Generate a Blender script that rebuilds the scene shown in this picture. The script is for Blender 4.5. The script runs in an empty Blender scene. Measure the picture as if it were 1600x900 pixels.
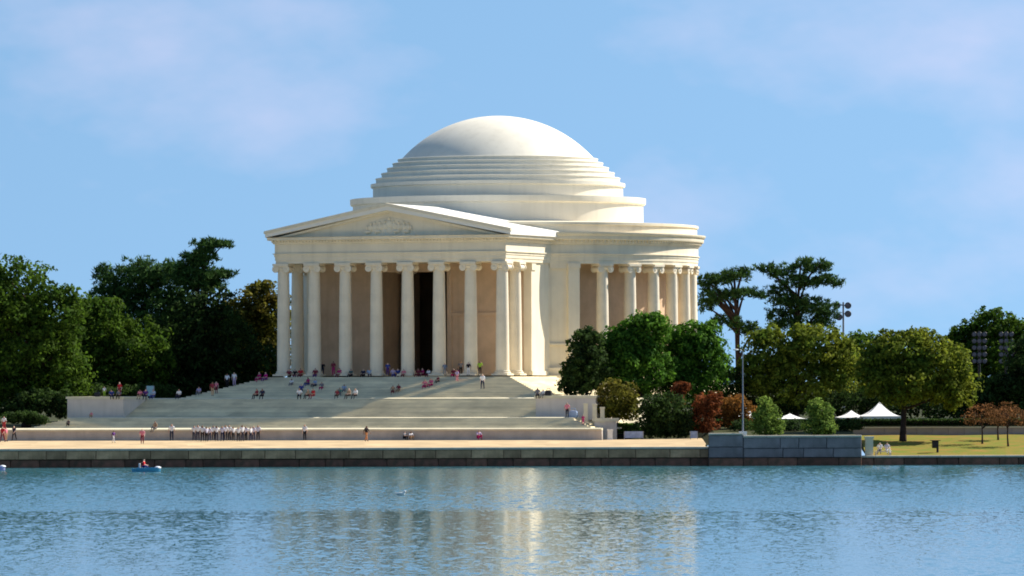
import bpy, bmesh, math, random
import numpy as np
from mathutils import Vector, Matrix

# ------------------------------------------------------------------ camera
SC = bpy.context.scene
COL = SC.collection
F, YH, HC = 8820.0, 595.0, 9.35          # focal length in px of the 1600 px wide photo, horizon row, eye height (m)
ROLL = 0.0032
cam_d = bpy.data.cameras.new('camera')
cam = bpy.data.objects.new('camera', cam_d); COL.objects.link(cam)
cam_d.sensor_width = 36.0
cam_d.lens = 36.0 * F / 1600.0
cam_d.shift_y = (YH - 450.0) / 1600.0
cam_d.clip_start = 1.0; cam_d.clip_end = 20000.0
cam.location = (0, 0, HC)
cam.rotation_euler = (math.pi / 2, ROLL, 0)
SC.camera = cam
SC.cycles.filter_width = 1.8
SC.render.resolution_x = 1024; SC.render.resolution_y = 576

# ------------------------------------------------------------------ sky, sun, exposure
SUN_AZ = math.atan2(0.87, 0.49)         # from +Y towards +X
SUN_EL = math.radians(40)
W = bpy.data.worlds.new('World'); SC.world = W; W.use_nodes = True
nt = W.node_tree; nt.nodes.clear()
def wn(t, **k):
    n = nt.nodes.new(t)
    for a, b in k.items(): setattr(n, a, b)
    return n
out = wn('ShaderNodeOutputWorld'); bg = wn('ShaderNodeBackground')
sky = wn('ShaderNodeTexSky', sky_type='NISHITA', sun_disc=False)
sky.sun_elevation = SUN_EL; sky.sun_rotation = SUN_AZ
sky.altitude = 0; sky.air_density = 1.0; sky.dust_density = 0.3; sky.ozone_density = 1.6
tc = wn('ShaderNodeTexCoord')
mp = wn('ShaderNodeMapping', vector_type='POINT'); mp.inputs['Scale'].default_value = (1, 1, 0.9); mp.inputs['Location'].default_value = (0, 0, 0.28)
nm = wn('ShaderNodeVectorMath', operation='NORMALIZE')
nt.links.new(tc.outputs['Generated'], mp.inputs['Vector']); nt.links.new(mp.outputs['Vector'], nm.inputs[0]); nt.links.new(nm.outputs[0], sky.inputs['Vector'])
tint = wn('ShaderNodeMix', data_type='RGBA', blend_type='MULTIPLY'); tint.inputs[0].default_value = 1.0
tint.inputs[7].default_value = (0.85, 0.98, 0.97, 1)
nt.links.new(sky.outputs[0], tint.inputs[6])
# thin pinkish cloud veils over the whole dome
mc = wn('ShaderNodeMapping'); mc.inputs['Scale'].default_value = (16, 16, 30); mc.inputs['Location'].default_value = (4.4, 0, 7.3); mc.inputs['Rotation'].default_value = (0, 0.5, 0)
nz = wn('ShaderNodeTexNoise'); nz.inputs['Scale'].default_value = 1.0; nz.inputs['Detail'].default_value = 5; nz.inputs['Roughness'].default_value = 0.55
rp = wn('ShaderNodeMapRange'); rp.inputs['From Min'].default_value = 0.50; rp.inputs['From Max'].default_value = 0.80; rp.inputs['To Max'].default_value = 0.29
cl = wn('ShaderNodeMix', data_type='RGBA'); cl.inputs[7].default_value = (7.4, 5.9, 6.9, 1)
nt.links.new(tc.outputs['Generated'], mc.inputs['Vector']); nt.links.new(mc.outputs['Vector'], nz.inputs['Vector']); nt.links.new(nz.outputs[0], rp.inputs['Value'])
nt.links.new(rp.outputs[0], cl.inputs[0]); nt.links.new(tint.outputs[2], cl.inputs[6])
nt.links.new(cl.outputs[2], bg.inputs['Color']); bg.inputs['Strength'].default_value = 0.096
nt.links.new(bg.outputs[0], out.inputs[0])

sun_d = bpy.data.lights.new('sun', 'SUN'); sun = bpy.data.objects.new('sun', sun_d); COL.objects.link(sun)
sun_d.energy = 5.0; sun_d.angle = math.radians(0.53); sun_d.color = (1.0, 0.94, 0.84)
sd = Vector((math.sin(SUN_AZ) * math.cos(SUN_EL), math.cos(SUN_AZ) * math.cos(SUN_EL), math.sin(SUN_EL)))
sun.rotation_euler = (-sd).to_track_quat('-Z', 'Y').to_euler()
sun.location = (0, 0, 100)
VS = SC.view_settings
VS.view_transform = 'Standard'; VS.look = 'None'; VS.exposure = 0.78; VS.gamma = 1.0; VS.use_curve_mapping = False

# ------------------------------------------------------------------ helpers
random.seed(7)
R = random.Random(11)
def px(x, y, D):
    """photo pixel + distance along the view -> world point (roll undone)"""
    yc = y + (x - 800) * ROLL
    return Vector(((x - 800) / F * D, D, HC + (YH - yc) / F * D))

MATS = {}
def mat(name, col, rough=0.7, var=0.12, scale=1.0, bump=0.0, spec=0.3, streak=0.0, col2=None, joints=None, detail=6, island=0.0, transl=0.0, metal=0.0, objrand=0.0):
    if name in MATS: return MATS[name]
    m = bpy.data.materials.new(name); m.use_nodes = True
    t = m.node_tree; t.nodes.clear()
    N = lambda ty: t.nodes.new(ty)
    o = N('ShaderNodeOutputMaterial'); p = N('ShaderNodeBsdfPrincipled')
    p.inputs['Roughness'].default_value = rough; p.inputs['Specular IOR Level'].default_value = spec; p.inputs['Metallic'].default_value = metal
    g = N('ShaderNodeTexCoord')
    n = N('ShaderNodeTexNoise'); n.inputs['Scale'].default_value = scale; n.inputs['Detail'].default_value = detail; n.inputs['Roughness'].default_value = 0.6
    t.links.new(g.outputs['Object'], n.inputs['Vector'])
    c2 = col2 or tuple(max(0, c * (1 - 2.2 * var)) for c in col)
    mx = N('ShaderNodeMix'); mx.data_type = 'RGBA'
    mx.inputs[6].default_value = (*col, 1); mx.inputs[7].default_value = (*c2, 1)
    mr = N('ShaderNodeMapRange'); mr.inputs['From Min'].default_value = 0.35; mr.inputs['From Max'].default_value = 0.7
    t.links.new(n.outputs[0], mr.inputs['Value']); t.links.new(mr.outputs[0], mx.inputs[0])
    cur = mx.outputs[2]
    if streak > 0:                        # rain streaks running down a face
        ms = N('ShaderNodeMapping'); ms.inputs['Scale'].default_value = (1.3, 1.3, 0.09)
        ns = N('ShaderNodeTexNoise'); ns.inputs['Scale'].default_value = 1.0; ns.inputs['Detail'].default_value = 4
        t.links.new(g.outputs['Object'], ms.inputs['Vector']); t.links.new(ms.outputs[0], ns.inputs['Vector'])
        rs = N('ShaderNodeMapRange'); rs.inputs['From Min'].default_value = 0.5; rs.inputs['From Max'].default_value = 0.75; rs.inputs['To Max'].default_value = streak
        t.links.new(ns.outputs[0], rs.inputs['Value'])
        m2 = N('ShaderNodeMix'); m2.data_type = 'RGBA'; m2.inputs[7].default_value = (col[0] * .5, col[1] * .47, col[2] * .4, 1)
        t.links.new(rs.outputs[0], m2.inputs[0]); t.links.new(cur, m2.inputs[6]); cur = m2.outputs[2]
    if joints:                            # block tone differences
        v = N('ShaderNodeTexVoronoi'); v.voronoi_dimensions = '3D'; v.inputs['Scale'].default_value = 1.0
        mj = N('ShaderNodeMapping'); mj.inputs['Scale'].default_value = joints
        t.links.new(g.outputs['Object'], mj.inputs['Vector']); t.links.new(mj.outputs[0], v.inputs['Vector'])
        hs = N('ShaderNodeHueSaturation')
        rv = N('ShaderNodeMapRange'); rv.inputs['To Min'].default_value = 0.88; rv.inputs['To Max'].default_value = 1.08
        sx = N('ShaderNodeSeparateColor'); t.links.new(v.outputs['Color'], sx.inputs[0]); t.links.new(sx.outputs[0], rv.inputs['Value'])
        t.links.new(rv.outputs[0], hs.inputs['Value']); t.links.new(cur, hs.inputs['Color']); cur = hs.outputs[0]
    if island > 0:
        ge = N('ShaderNodeNewGeometry'); hs = N('ShaderNodeHueSaturation')
        rv = N('ShaderNodeMapRange'); rv.inputs['To Min'].default_value = 1 - island; rv.inputs['To Max'].default_value = 1 + island
        t.links.new(ge.outputs['Random Per Island'], rv.inputs['Value']); t.links.new(rv.outputs[0], hs.inputs['Value'])
        t.links.new(cur, hs.inputs['Color']); cur = hs.outputs[0]
    if objrand > 0:
        oi = N('ShaderNodeObjectInfo'); hs = N('ShaderNodeHueSaturation')
        rv = N('ShaderNodeMapRange'); rv.inputs['To Min'].default_value = 1 - objrand; rv.inputs['To Max'].default_value = 1 + objrand
        t.links.new(oi.outputs['Random'], rv.inputs['Value']); t.links.new(rv.outputs[0], hs.inputs['Value']); t.links.new(cur, hs.inputs['Color']); cur = hs.outputs[0]
    t.links.new(cur, p.inputs['Base Color'])
    if bump > 0:
        nb = N('ShaderNodeTexNoise'); nb.inputs['Scale'].default_value = scale * 8; nb.inputs['Detail'].default_value = 4
        t.links.new(g.outputs['Object'], nb.inputs['Vector'])
        b = N('ShaderNodeBump'); b.inputs['Strength'].default_value = bump; b.inputs['Distance'].default_value = 0.05
        t.links.new(nb.outputs[0], b.inputs['Height']); t.links.new(b.outputs[0], p.inputs['Normal'])
    if transl > 0:
        tr = N('ShaderNodeBsdfTranslucent'); t.links.new(cur, tr.inputs['Color'])
        ms = N('ShaderNodeMixShader'); ms.inputs[0].default_value = transl
        t.links.new(p.outputs[0], ms.inputs[1]); t.links.new(tr.outputs[0], ms.inputs[2]); t.links.new(ms.outputs[0], o.inputs[0])
    else:
        t.links.new(p.outputs[0], o.inputs[0])
    MATS[name] = m
    return m

M_marble = mat('marble', (0.87, 0.76, 0.56), 0.6, 0.06, 0.35, streak=0.2)
M_column = mat('column marble', (0.88, 0.77, 0.58), 0.55, 0.08, 0.5, streak=0.22)
M_dome = mat('dome marble', (0.86, 0.79, 0.64), 0.6, 0.05, 0.2, streak=0.15)
M_roof = mat('roof marble', (0.86, 0.83, 0.75), 0.6, 0.04, 0.5)
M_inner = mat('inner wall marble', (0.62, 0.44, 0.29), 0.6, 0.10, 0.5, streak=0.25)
M_step = mat('step granite', (0.82, 0.72, 0.50), 0.75, 0.10, 0.4, joints=(0.35, 0.35, 3), objrand=.09)
M_nosing = mat('nosing stone', (0.76, 0.68, 0.48), 0.7, 0.08, 0.7)
M_cheek = mat('cheek wall stone', (0.72, 0.63, 0.54), 0.7, 0.08, 0.4, streak=0.2)
M_granite = mat('grey granite', (0.60, 0.51, 0.43), 0.75, 0.12, 0.6, streak=0.2)
M_pave = mat('promenade paving', (0.58, 0.42, 0.23), 0.8, 0.10, 0.3, joints=(0.4, 0.25, 1))
M_coping = mat('wall coping', (0.66, 0.58, 0.44), 0.75, 0.10, 0.8)
M_block = mat('sea wall block', (0.60, 0.36, 0.19), 0.85, 0.2, 1.2, bump=0.5, streak=0.5, objrand=.3)
M_wet = mat('wet stained block', (0.26, 0.11, 0.065), 0.6, 0.25, 1.3, bump=0.5, col2=(0.09, 0.06, 0.03), objrand=.3)
M_blue = mat('blue grey block', (0.31, 0.26, 0.25), 0.8, 0.15, 1.0, bump=0.4, streak=0.3, objrand=.12)
M_back = mat('wall backing', (0.06, 0.055, 0.05), 0.9, 0.1, 1.0)
M_grass = mat('grass', (0.13, 0.17, 0.02), 0.95, 0.2, 0.45, col2=(0.27, 0.16, 0.035), bump=0.3, spec=0.1)
M_soil = mat('planted ground', (0.05, 0.055, 0.02), 0.95, 0.2, 0.1, spec=0.1)
M_bark = mat('bark', (0.06, 0.038, 0.032), 0.95, 0.2, 2.0, bump=0.6, spec=0.1)
M_pale_wall = mat('pale pink wall', (0.46, 0.36, 0.32), 0.85, 0.12, 0.6, streak=0.2)
M_steel = mat('grey painted steel', (0.30, 0.31, 0.34), 0.45, 0.05, 1.0)
M_dark = mat('dark metal', (0.02, 0.018, 0.022), 0.5, 0.1, 1.0)
M_white = mat('white paint', (0.80, 0.79, 0.76), 0.5, 0.03, 1.0)
M_tent = mat('white canvas', (0.85, 0.84, 0.80), 0.8, 0.03, 0.5)
M_lens = mat('lamp lens', (0.16, 0.15, 0.18), 0.3, 0.05, 1.0)
M_cream = mat('cream stone', (0.74, 0.66, 0.48), 0.75, 0.1, 1.0)

# water
WAVE_A, WAVE_B, CALM = (.2, .40, 0), (.3, .45, 0), 0.40
def water_mat():
    m = bpy.data.materials.new('basin water'); m.use_nodes = True; t = m.node_tree; t.nodes.clear()
    N = lambda ty: t.nodes.new(ty)
    o = N('ShaderNodeOutputMaterial'); p = N('ShaderNodeBsdfPrincipled')
    p.inputs['Base Color'].default_value = (0.03, 0.12, 0.15, 1); p.inputs['Roughness'].default_value = 0.06; p.inputs['IOR'].default_value = 1.33
    g = N('ShaderNodeTexCoord')
    def layer(sc, detail, color=False):
        mp = N('ShaderNodeMapping'); mp.inputs['Scale'].default_value = sc
        n = N('ShaderNodeTexNoise'); n.inputs['Scale'].default_value = 1; n.inputs['Detail'].default_value = detail
        t.links.new(g.outputs['Object'], mp.inputs['Vector']); t.links.new(mp.outputs[0], n.inputs['Vector']); return n.outputs[1 if color else 0]
    def vm(op, a, b):
        n = N('ShaderNodeVectorMath'); n.operation = op
        for k, v in ((0, a), (1, b)):
            if v is None: continue
            if isinstance(v, tuple): n.inputs[k].default_value = v
            else: t.links.new(v, n.inputs[k])
        return n.outputs[0]
    # wave slopes: long swell plus fine ripples
    a = vm('MULTIPLY', vm('SUBTRACT', layer((1.3, 0.28, 1), 2, True), (.5, .5, .5)), WAVE_A)
    b = vm('MULTIPLY', vm('SUBTRACT', layer((4.5, 1.6, 1), 2, True), (.5, .5, .5)), WAVE_B)
    # calmer in the middle of the basin, breezier towards the far wall
    w = layer((0.02, 0.05, 1), 3)
    sy = N('ShaderNodeSeparateXYZ'); t.links.new(g.outputs['Object'], sy.inputs[0])
    wa = N('ShaderNodeMath'); wa.operation = 'MULTIPLY_ADD'; wa.inputs[1].default_value = 45.0
    t.links.new(w, wa.inputs[0]); t.links.new(sy.outputs[1], wa.inputs[2])
    wr = N('ShaderNodeMapRange'); wr.interpolation_type = 'SMOOTHSTEP'; wr.inputs['From Min'].default_value = 415; wr.inputs['From Max'].default_value = 445; wr.inputs['To Min'].default_value = CALM; wr.inputs['To Max'].default_value = 1.0
    t.links.new(wa.outputs[0], wr.inputs['Value'])
    cb_ = N('ShaderNodeCombineXYZ')
    for k in range(2): t.links.new(wr.outputs[0], cb_.inputs[k])
    # the near faces of the ripples are the ones a low viewpoint sees
    ab = vm('MULTIPLY', vm('ADD', vm('ABSOLUTE', a, None), vm('ABSOLUTE', b, None)), (1, -1, 0))
    sl_ = vm('MULTIPLY', ab, cb_.outputs[0])
    t.links.new(vm('NORMALIZE', vm('ADD', sl_, (0, 0, 1)), None), p.inputs['Normal'])
    t.links.new(p.outputs[0], o.inputs[0]); return m
M_water = water_mat()

def tag(o, label=None, cat=None, group=None, kind=None):
    if label: o['label'] = label
    if cat: o['category'] = cat
    if group: o['group'] = group
    if kind: o['kind'] = kind
    return o
def empty(name, loc=(0, 0, 0), rz=0.0):
    o = bpy.data.objects.new(name, None); COL.objects.link(o); o.location = loc; o.rotation_euler = (0, 0, rz); return o
def link(name, me, parent=None):
    o = bpy.data.objects.new(name, me); COL.objects.link(o)
    if parent: o.parent = parent
    return o

class MB:
    def __init__(s): s.v = []; s.f = []; s.smooth = []
    def add(s, vs, fs, smooth=False):
        b = len(s.v); s.v += [tuple(v) for v in vs]
        s.f += [tuple(b + i for i in f) for f in fs]; s.smooth += [smooth] * len(fs); return s
    def box(s, x0, x1, y0, y1, z0, z1):
        vs = [(x0, y0, z0), (x1, y0, z0), (x1, y1, z0), (x0, y1, z0), (x0, y0, z1), (x1, y0, z1), (x1, y1, z1), (x0, y1, z1)]
        return s.add(vs, [(3, 2, 1, 0), (4, 5, 6, 7), (0, 1, 5, 4), (1, 2, 6, 5), (2, 3, 7, 6), (3, 0, 4, 7)])
    def cbox(s, x0, x1, y0, y1, z0, z1, c):
        """box with chamfered edges on the front (-y) face"""
        vs = [(x0, y0 + c, z0), (x1, y0 + c, z0), (x1, y1, z0), (x0, y1, z0), (x0, y0 + c, z1), (x1, y0 + c, z1), (x1, y1, z1), (x0, y1, z1),
              (x0 + c, y0, z0 + c), (x1 - c, y0, z0 + c), (x1 - c, y0, z1 - c), (x0 + c, y0, z1 - c)]
        return s.add(vs, [(3, 2, 1, 0), (4, 5, 6, 7), (8, 9, 10, 11), (0, 1, 9, 8), (1, 5, 10, 9), (5, 4, 11, 10), (4, 0, 8, 11), (1, 2, 6, 5), (2, 3, 7, 6), (3, 0, 4, 7)])
    def prism(s, poly, z0, z1):
        n = len(poly); z0 = z0 if callable(z0) else (lambda p, z=z0: z); z1 = z1 if callable(z1) else (lambda p, z=z1: z)
        vs = [(p[0], p[1], z0(p)) for p in poly] + [(p[0], p[1], z1(p)) for p in poly]
        fs = [tuple(range(n - 1, -1, -1)), tuple(range(n, 2 * n))] + [(i, (i + 1) % n, n + (i + 1) % n, n + i) for i in range(n)]
        return s.add(vs, fs)
    def lathe(s, prof, seg=48, c=(0, 0), a0=0.0, a1=2 * math.pi, closed=False, smooth=True):
        full = abs(a1 - a0 - 2 * math.pi) < 1e-6; n = len(prof); k = seg if full else seg + 1
        vs = []
        for i in range(k):
            a = a0 + (a1 - a0) * i / seg
            for r, z in prof: vs.append((c[0] + r * math.cos(a), c[1] + r * math.sin(a), z))
        fs = []
        for i in range(seg):
            j = (i + 1) % k
            for q in range(n if closed else n - 1):
                q2 = (q + 1) % n
                fs.append((i * n + q, j * n + q, j * n + q2, i * n + q2))
        s.add(vs, fs, smooth)
        if not full and closed:
            b = len(s.v) - k * n
            s.f += [tuple(b + q for q in range(n)), tuple(b + (k - 1) * n + q for q in range(n - 1, -1, -1))]; s.smooth += [False, False]
        return s
    def tube(s, pts, rad, seg=8, smooth=True):
        pts = [Vector(p) for p in pts]; vs = []; n = len(pts)
        for i, p in enumerate(pts):
            d = (pts[min(i + 1, n - 1)] - pts[max(i - 1, 0)]).normalized()
            u = d.cross(Vector((0.13, 0.97, 0.21))).normalized(); w = d.cross(u)
            for k in range(seg):
                a = 2 * math.pi * k / seg; vs.append(p + (u * math.cos(a) + w * math.sin(a)) * rad[i])
        fs = [(i * seg + k, i * seg + (k + 1) % seg, (i + 1) * seg + (k + 1) % seg, (i + 1) * seg + k) for i in range(n - 1) for k in range(seg)]
        fs += [tuple(range(seg - 1, -1, -1)), tuple((n - 1) * seg + k for k in range(seg))]
        return s.add(vs, fs, smooth)
    def ell(s, c, r, seg=12, rings=7):
        vs = []; fs = []
        for i in range(rings + 1):
            t = math.pi * i / rings
            for k in range(seg):
                a = 2 * math.pi * k / seg
                vs.append((c[0] + r[0] * math.sin(t) * math.cos(a), c[1] + r[1] * math.sin(t) * math.sin(a), c[2] + r[2] * math.cos(t)))
        for i in range(rings):
            for k in range(seg): fs.append((i * seg + k, (i + 1) * seg + k, (i + 1) * seg + (k + 1) % seg, i * seg + (k + 1) % seg))
        return s.add(vs, fs, True)
    def mesh(s, name, m):
        me = bpy.data.meshes.new(name); me.from_pydata(s.v, [], s.f)
        me.polygons.foreach_set('use_smooth', s.smooth); me.materials.append(m)
        bm = bmesh.new(); bm.from_mesh(me); bmesh.ops.recalc_face_normals(bm, faces=bm.faces); bm.to_mesh(me); bm.free()
        if any(s.smooth): me.set_sharp_from_angle(angle=math.radians(35))
        me.update(); return me
    def build(s, name, m, parent=None): return link(name, s.mesh(name, m), parent)

# ------------------------------------------------------------------ plan of the place
TH = math.radians(22)
CX, CY = -1.67, 700.0
FLOOR, TOPC = 10.0, 23.4
def ax(s, l, z=0.0):       # distance s out along the portico axis, l to its right
    return Vector((CX - s * math.sin(TH) + l * math.cos(TH), CY - s * math.cos(TH) - l * math.sin(TH), z))
def inv(X, Y):
    dx, dy = X - CX, Y - CY
    return -dx * math.sin(TH) - dy * math.cos(TH), dx * math.cos(TH) - dy * math.sin(TH)
ZW = 0.09                                  # water level
SW = 612.0                                 # sea wall face
T4R, T4N = 8.5, 18; T4H = (FLOOR - 7.34) / T4N
T3N = 14; T3H = (7.34 - 5.18) / T3N
T2N = 7; T2H = (5.18 - 4.05) / T2N
P1a, P1b = Vector((px(-150, 0, 641).x, 641)), Vector((px(940, 0, 628).x, 628))   # foot of the lowest wall
def t1_front(X): return P1a.y + (P1b.y - P1a.y) * (X - P1a.x) / (P1b.x - P1a.x)
def prom_z(Y): return 2.14 + 0.60 * min(max((Y - SW) / 16.0, 0), 1)
def surf(X, Y):
    s, l = inv(X, Y); al = abs(l)
    if s < 34.6 and al < 15.3: return FLOOR
    d = max(s - 34.6, al - 15.3)
    if d < T4R: return FLOOR - T4H * (int(d / (T4R / T4N)) + 1)
    if s < 46.5 and al < 33.3: return 7.34
    if s < 52.5 and al < 26: return 7.34 - T3H * (int((s - 46.5) / (6.0 / T3N)) + 1)
    if s < 52.7 and al < 33.3: return 7.65
    if s < 55.7 and al < 31.5: return 5.18
    e = max((s - 55.7) / 3.0, (al - 31.5) / 3.9)
    if e < 1: return 5.18 - T2H * (int(e * T2N) + 1)
    if Y < t1_front(X): return prom_z(Y)
    return 4.05
def ground_at(x, y, y0=612.5, y1=700.0):
    """first point of the built ground on the ray through a photo pixel"""
    Y = y0
    while Y < y1:
        p = px(x, y, Y); h = surf(p.x, p.y)
        if h >= p.z:
            q = px(x, y, Y + 0.12); return Vector((q.x, q.y, surf(q.x, q.y)))
        Y += 0.04
    p = px(x, y, 640); return p

# ------------------------------------------------------------------ the setting
o = MB().add([(-900, -60, ZW), (900, -60, ZW), (900, 613.2, ZW), (-900, 613.2, ZW)], [(0, 1, 2, 3)]).build('water', M_water); tag(o, kind='structure', label='calm blue tidal basin water with fine ripples')
# land: one sheet from the sea wall to the horizon
XR0 = px(1350, 0, 612).x
xs = [-5000, -900, -300, -140, -90, 12, 20.5, 22.5, XR0 - 0.3, XR0 + 0.3, 90, 160, 400, 1000, 5000]
ys = [613, 620, 630, 640.0, 640.9, 641.6, 650, 664, 690, 760, 1000, 2000, 8000]
def land(X, Y):
    if X > XR0:
        if Y <= 640.2: return 1.05 + (Y - 613) * (3.0 - 1.05) / 27.0
        return 4.1 if Y > 641.2 else 3.0
    if X > 21.5: return 2.9 + min(max((Y - 613) / 30, 0), 1) * 1.2
    if X < -80: return 1.9 if Y < 645 else (3.9 if Y < 690 else 4.2)
    return 1.9 if Y < 629 else (2.3 if Y < 652 else 4.1)
def land_i(X, Y):
    """ground height interpolated on the land sheet's own grid"""
    import bisect
    i = max(0, min(len(xs) - 2, bisect.bisect_right(xs, X) - 1)); j = max(0, min(len(ys) - 2, bisect.bisect_right(ys, Y) - 1))
    tx = (X - xs[i]) / (xs[i + 1] - xs[i]); ty = (Y - ys[j]) / (ys[j + 1] - ys[j])
    z = lambda a, b: land(xs[a], ys[b])
    return (z(i, j) * (1 - tx) + z(i + 1, j) * tx) * (1 - ty) + (z(i, j + 1) * (1 - tx) + z(i + 1, j + 1) * tx) * ty
b = MB(); vs = [(x, y, land(x, y)) for y in ys for x in xs]; k = len(xs)
b.add(vs, [(j * k + i, j * k + i + 1, (j + 1) * k + i + 1, (j + 1) * k + i) for j in range(len(ys) - 1) for i in range(k - 1)])
tag(b.build('ground', M_soil), 'dark planted ground behind the promenade', kind='structure')
b = MB(); gy = [613.0, 618, 624, 630, 636, 640.0]; gx = [XR0 + 0.35 + i * 6 for i in range(12)]
b.add([(x, y, land_i(x, y) + 0.06 + 0.05 * math.sin(x * .5 + y)) for y in gy for x in gx], [(j * 12 + i, j * 12 + i + 1, (j + 1) * 12 + i + 1, (j + 1) * 12 + i) for j in range(5) for i in range(11)])
tag(b.build('lawn', M_grass), 'sloping sunlit lawn with worn brown patches', kind='structure')
# promenade sheet
XL, XM = -120.0, px(1106, 0, SW).x
poly = [(XL, SW - 0.1), (XM, SW - 0.1), (XM, 628), (P1b.x, 628.2), (P1a.x, 641.3), (XL, 641.5)]
b = MB(); b.add([(XL, SW + .6, 2.14), (XM, SW + .6, 2.14), (XM, 628, 2.74), (XL, 628, 2.74), (P1b.x, 628.3, 2.74), (P1a.x, 641.5, 2.74), (XL, 641.5, 2.74), (XM, 634, 2.9)],
               [(0, 1, 2, 3), (3, 2, 4, 5, 6), (2, 7, 4)])
tag(b.build('promenade', M_pave), 'tan paved promenade along the water', kind='structure')

# ------------------------------------------------------------------ sea walls with separate blocks
def block_meshes(w, h, d, m, n=4):
    res = []
    for i in range(n):
        r = random.Random(i * 7 + int(w * 100)); j = lambda: r.uniform(-.02, .02)
        b = MB().cbox(-w / 2 + .022, w / 2 - .022, -d + j(), 0, .02, h - .02, 0.045 + abs(j()))
        res.append(b.mesh('block', m))
    return res
def block_wall(name, label, x0, x1, yf, courses, cop, cat='wall'):
    """courses: (z0, z1, block width, proud, material); yf = face plane; cop = (z0, z1, overhang, material)"""
    root = empty(name, ((x0 + x1) / 2, yf, ZW)); tag(root, label, cat)
    cx = (x0 + x1) / 2
    zt = courses[-1][1]
    MB().box(x0 - cx, x1 - cx, 0.12, 1.0, -1.2, zt - ZW - .01).build('backing', M_back, root)
    for ci, (z0, z1, bw, pr, m) in enumerate(courses):
        n = max(1, round((x1 - x0) / bw)); w = (x1 - x0) / n
        ms = block_meshes(w, z1 - z0, 0.25 + pr, m)
        cuts = [x0] + [x0 + i * w + R.uniform(-.28, .28) * w + (w * .2 if ci % 2 else 0) for i in range(1, n)] + [x1]
        for i in range(n):
            o = link('block', R.choice(ms), root)
            o.location = ((cuts[i] + cuts[i + 1]) / 2 - cx, 0.13 + R.uniform(-.035, .035), z0 - ZW); o.scale = ((cuts[i + 1] - cuts[i]) / w, 1, 1)
    z0, z1, oh, m = cop
    n = max(1, round((x1 - x0) / 2.4)); w = (x1 - x0) / n
    me = MB().cbox(-w / 2 + .006, w / 2 - .006, -oh, 0.72, 0, z1 - z0, .04).mesh('coping_stone', m)
    for i in range(n):
        o = link('coping_stone', me, root); o.location = (x0 - cx + (i + .5) * w, R.uniform(-.015, .015), z0 - ZW)
    return root
block_wall('sea_wall', 'long brown stone sea wall below the promenade, dark at the waterline', px(-160, 0, SW).x, XM + 1.2, SW,
           [(-.6, 0.95, 3.1, -.05, M_wet), (0.95, 1.9, 3.1, 0.1, M_block)], (1.9, 2.15, .3, M_coping))
XB = px(1160, 0, SW).x
block_wall('retaining_wall', 'taller blue-grey block wall below the green bushes right of the promenade', XB + .01, XR0 - .35, SW - 1.2,
           [(-.6, 0.95, 2.9, -.05, M_wet), (0.95, 1.95, 2.9, 0.04, M_blue), (1.95, 3.12, 2.9, 0.07, M_blue)], (3.12, 3.36, .28, M_coping))
block_wall('retaining_wall', 'short raised end of the blue-grey block wall where the promenade stops', XM + .02, XB - .01, SW - 1.3,
           [(-.6, 0.95, 3.8, -.05, M_wet), (0.95, 2.1, 3.8, 0.04, M_blue), (2.1, 3.4, 3.8, 0.07, M_blue)], (3.4, 3.62, .28, M_coping))
block_wall('sea_wall', 'low dark sea wall with pale coping edging the lawn', XR0 - 1.2, XR0 + 60, SW,
           [(-.6, 0.9, 3.0, 0.0, M_wet)], (0.9, 1.12, .25, M_coping))

# ------------------------------------------------------------------ staircase
ST = empty('grand_staircase', (CX, CY, 0), -TH); tag(ST, 'broad pale stone staircase climbing to the columned portico', 'staircase')
# local frame: x = l, y = -s
# top flight wrapping three sides of the portico
for k in range(T4N):
    e = T4R * (k + 1) / T4N; z1 = FLOOR - T4H * (k + 1)
    hw, fr = 15.3 + e, 34.6 + e
    MB().box(-hw, hw, -fr, -15, z1 - T4H - .01 if k < T4N - 1 else z1 - .3, z1).build('step', M_step, ST)
# round podium steps
for k in range(8):
    z1 = FLOOR - 0.006 - (k) * 0.33; r = 25.6 + k * 0.75
    MB().lathe([(12, z1 - .35), (r, z1 - .35), (r, z1), (12, z1)], 96, closed=True, smooth=False).build('podium_step', M_step, ST)
MB().box(-33.3, 33.3, -46.3, -34, 4.0, 7.334).build('landing', M_step, ST)

for k in range(T3N):
    fr = 46.5 + 6.0 * (k + 1) / T3N; z1 = 7.34 - T3H * (k + 1)
    MB().box(-25.995, 25.995, -fr, -46.2, z1 - T3H - .01, z1).build('step', M_step, ST)
# middle landing and hipped lower flight
MB().box(-31.5, 31.5, -55.3, -45, 3.5, 5.178).build('landing', M_step, ST)
def strip(name, pts_in, pts_out, z_in, z_out, thick, m):
    """sloping nosing course between an inner and an outer line"""
    b = MB(); n = len(pts_in)
    vs = [(p[0], p[1], z_in) for p in pts_in] + [(p[0], p[1], z_out) for p in pts_out] + [(p[0], p[1], z_out - thick) for p in pts_out] + [(p[0], p[1], z_out - thick) for p in pts_in]
    fs = []
    for i in range(n - 1):
        for a, c in ((0, 1), (1, 2), (2, 3), (3, 0)): fs.append((a * n + i, a * n + i + 1, c * n + i + 1, c * n + i))
    fs += [(0, n, 2 * n, 3 * n), (n - 1, 2 * n - 1, 3 * n - 1, 4 * n - 1)]
    return b.add(vs, fs).build(name, m, ST)
strip('nosing', [(-25.99, -45.9), (25.99, -45.9)], [(-25.99, -46.6), (25.99, -46.6)], 7.43, 7.34, .14, M_nosing)
strip('nosing', [(-31.5, -50), (-31.2, -55.2), (31.2, -55.2), (31.5, -50)], [(-31.8, -50), (-31.8, -55.75), (31.8, -55.75), (31.8, -50)], 5.235, 5.165, .16, M_nosing)
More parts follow.
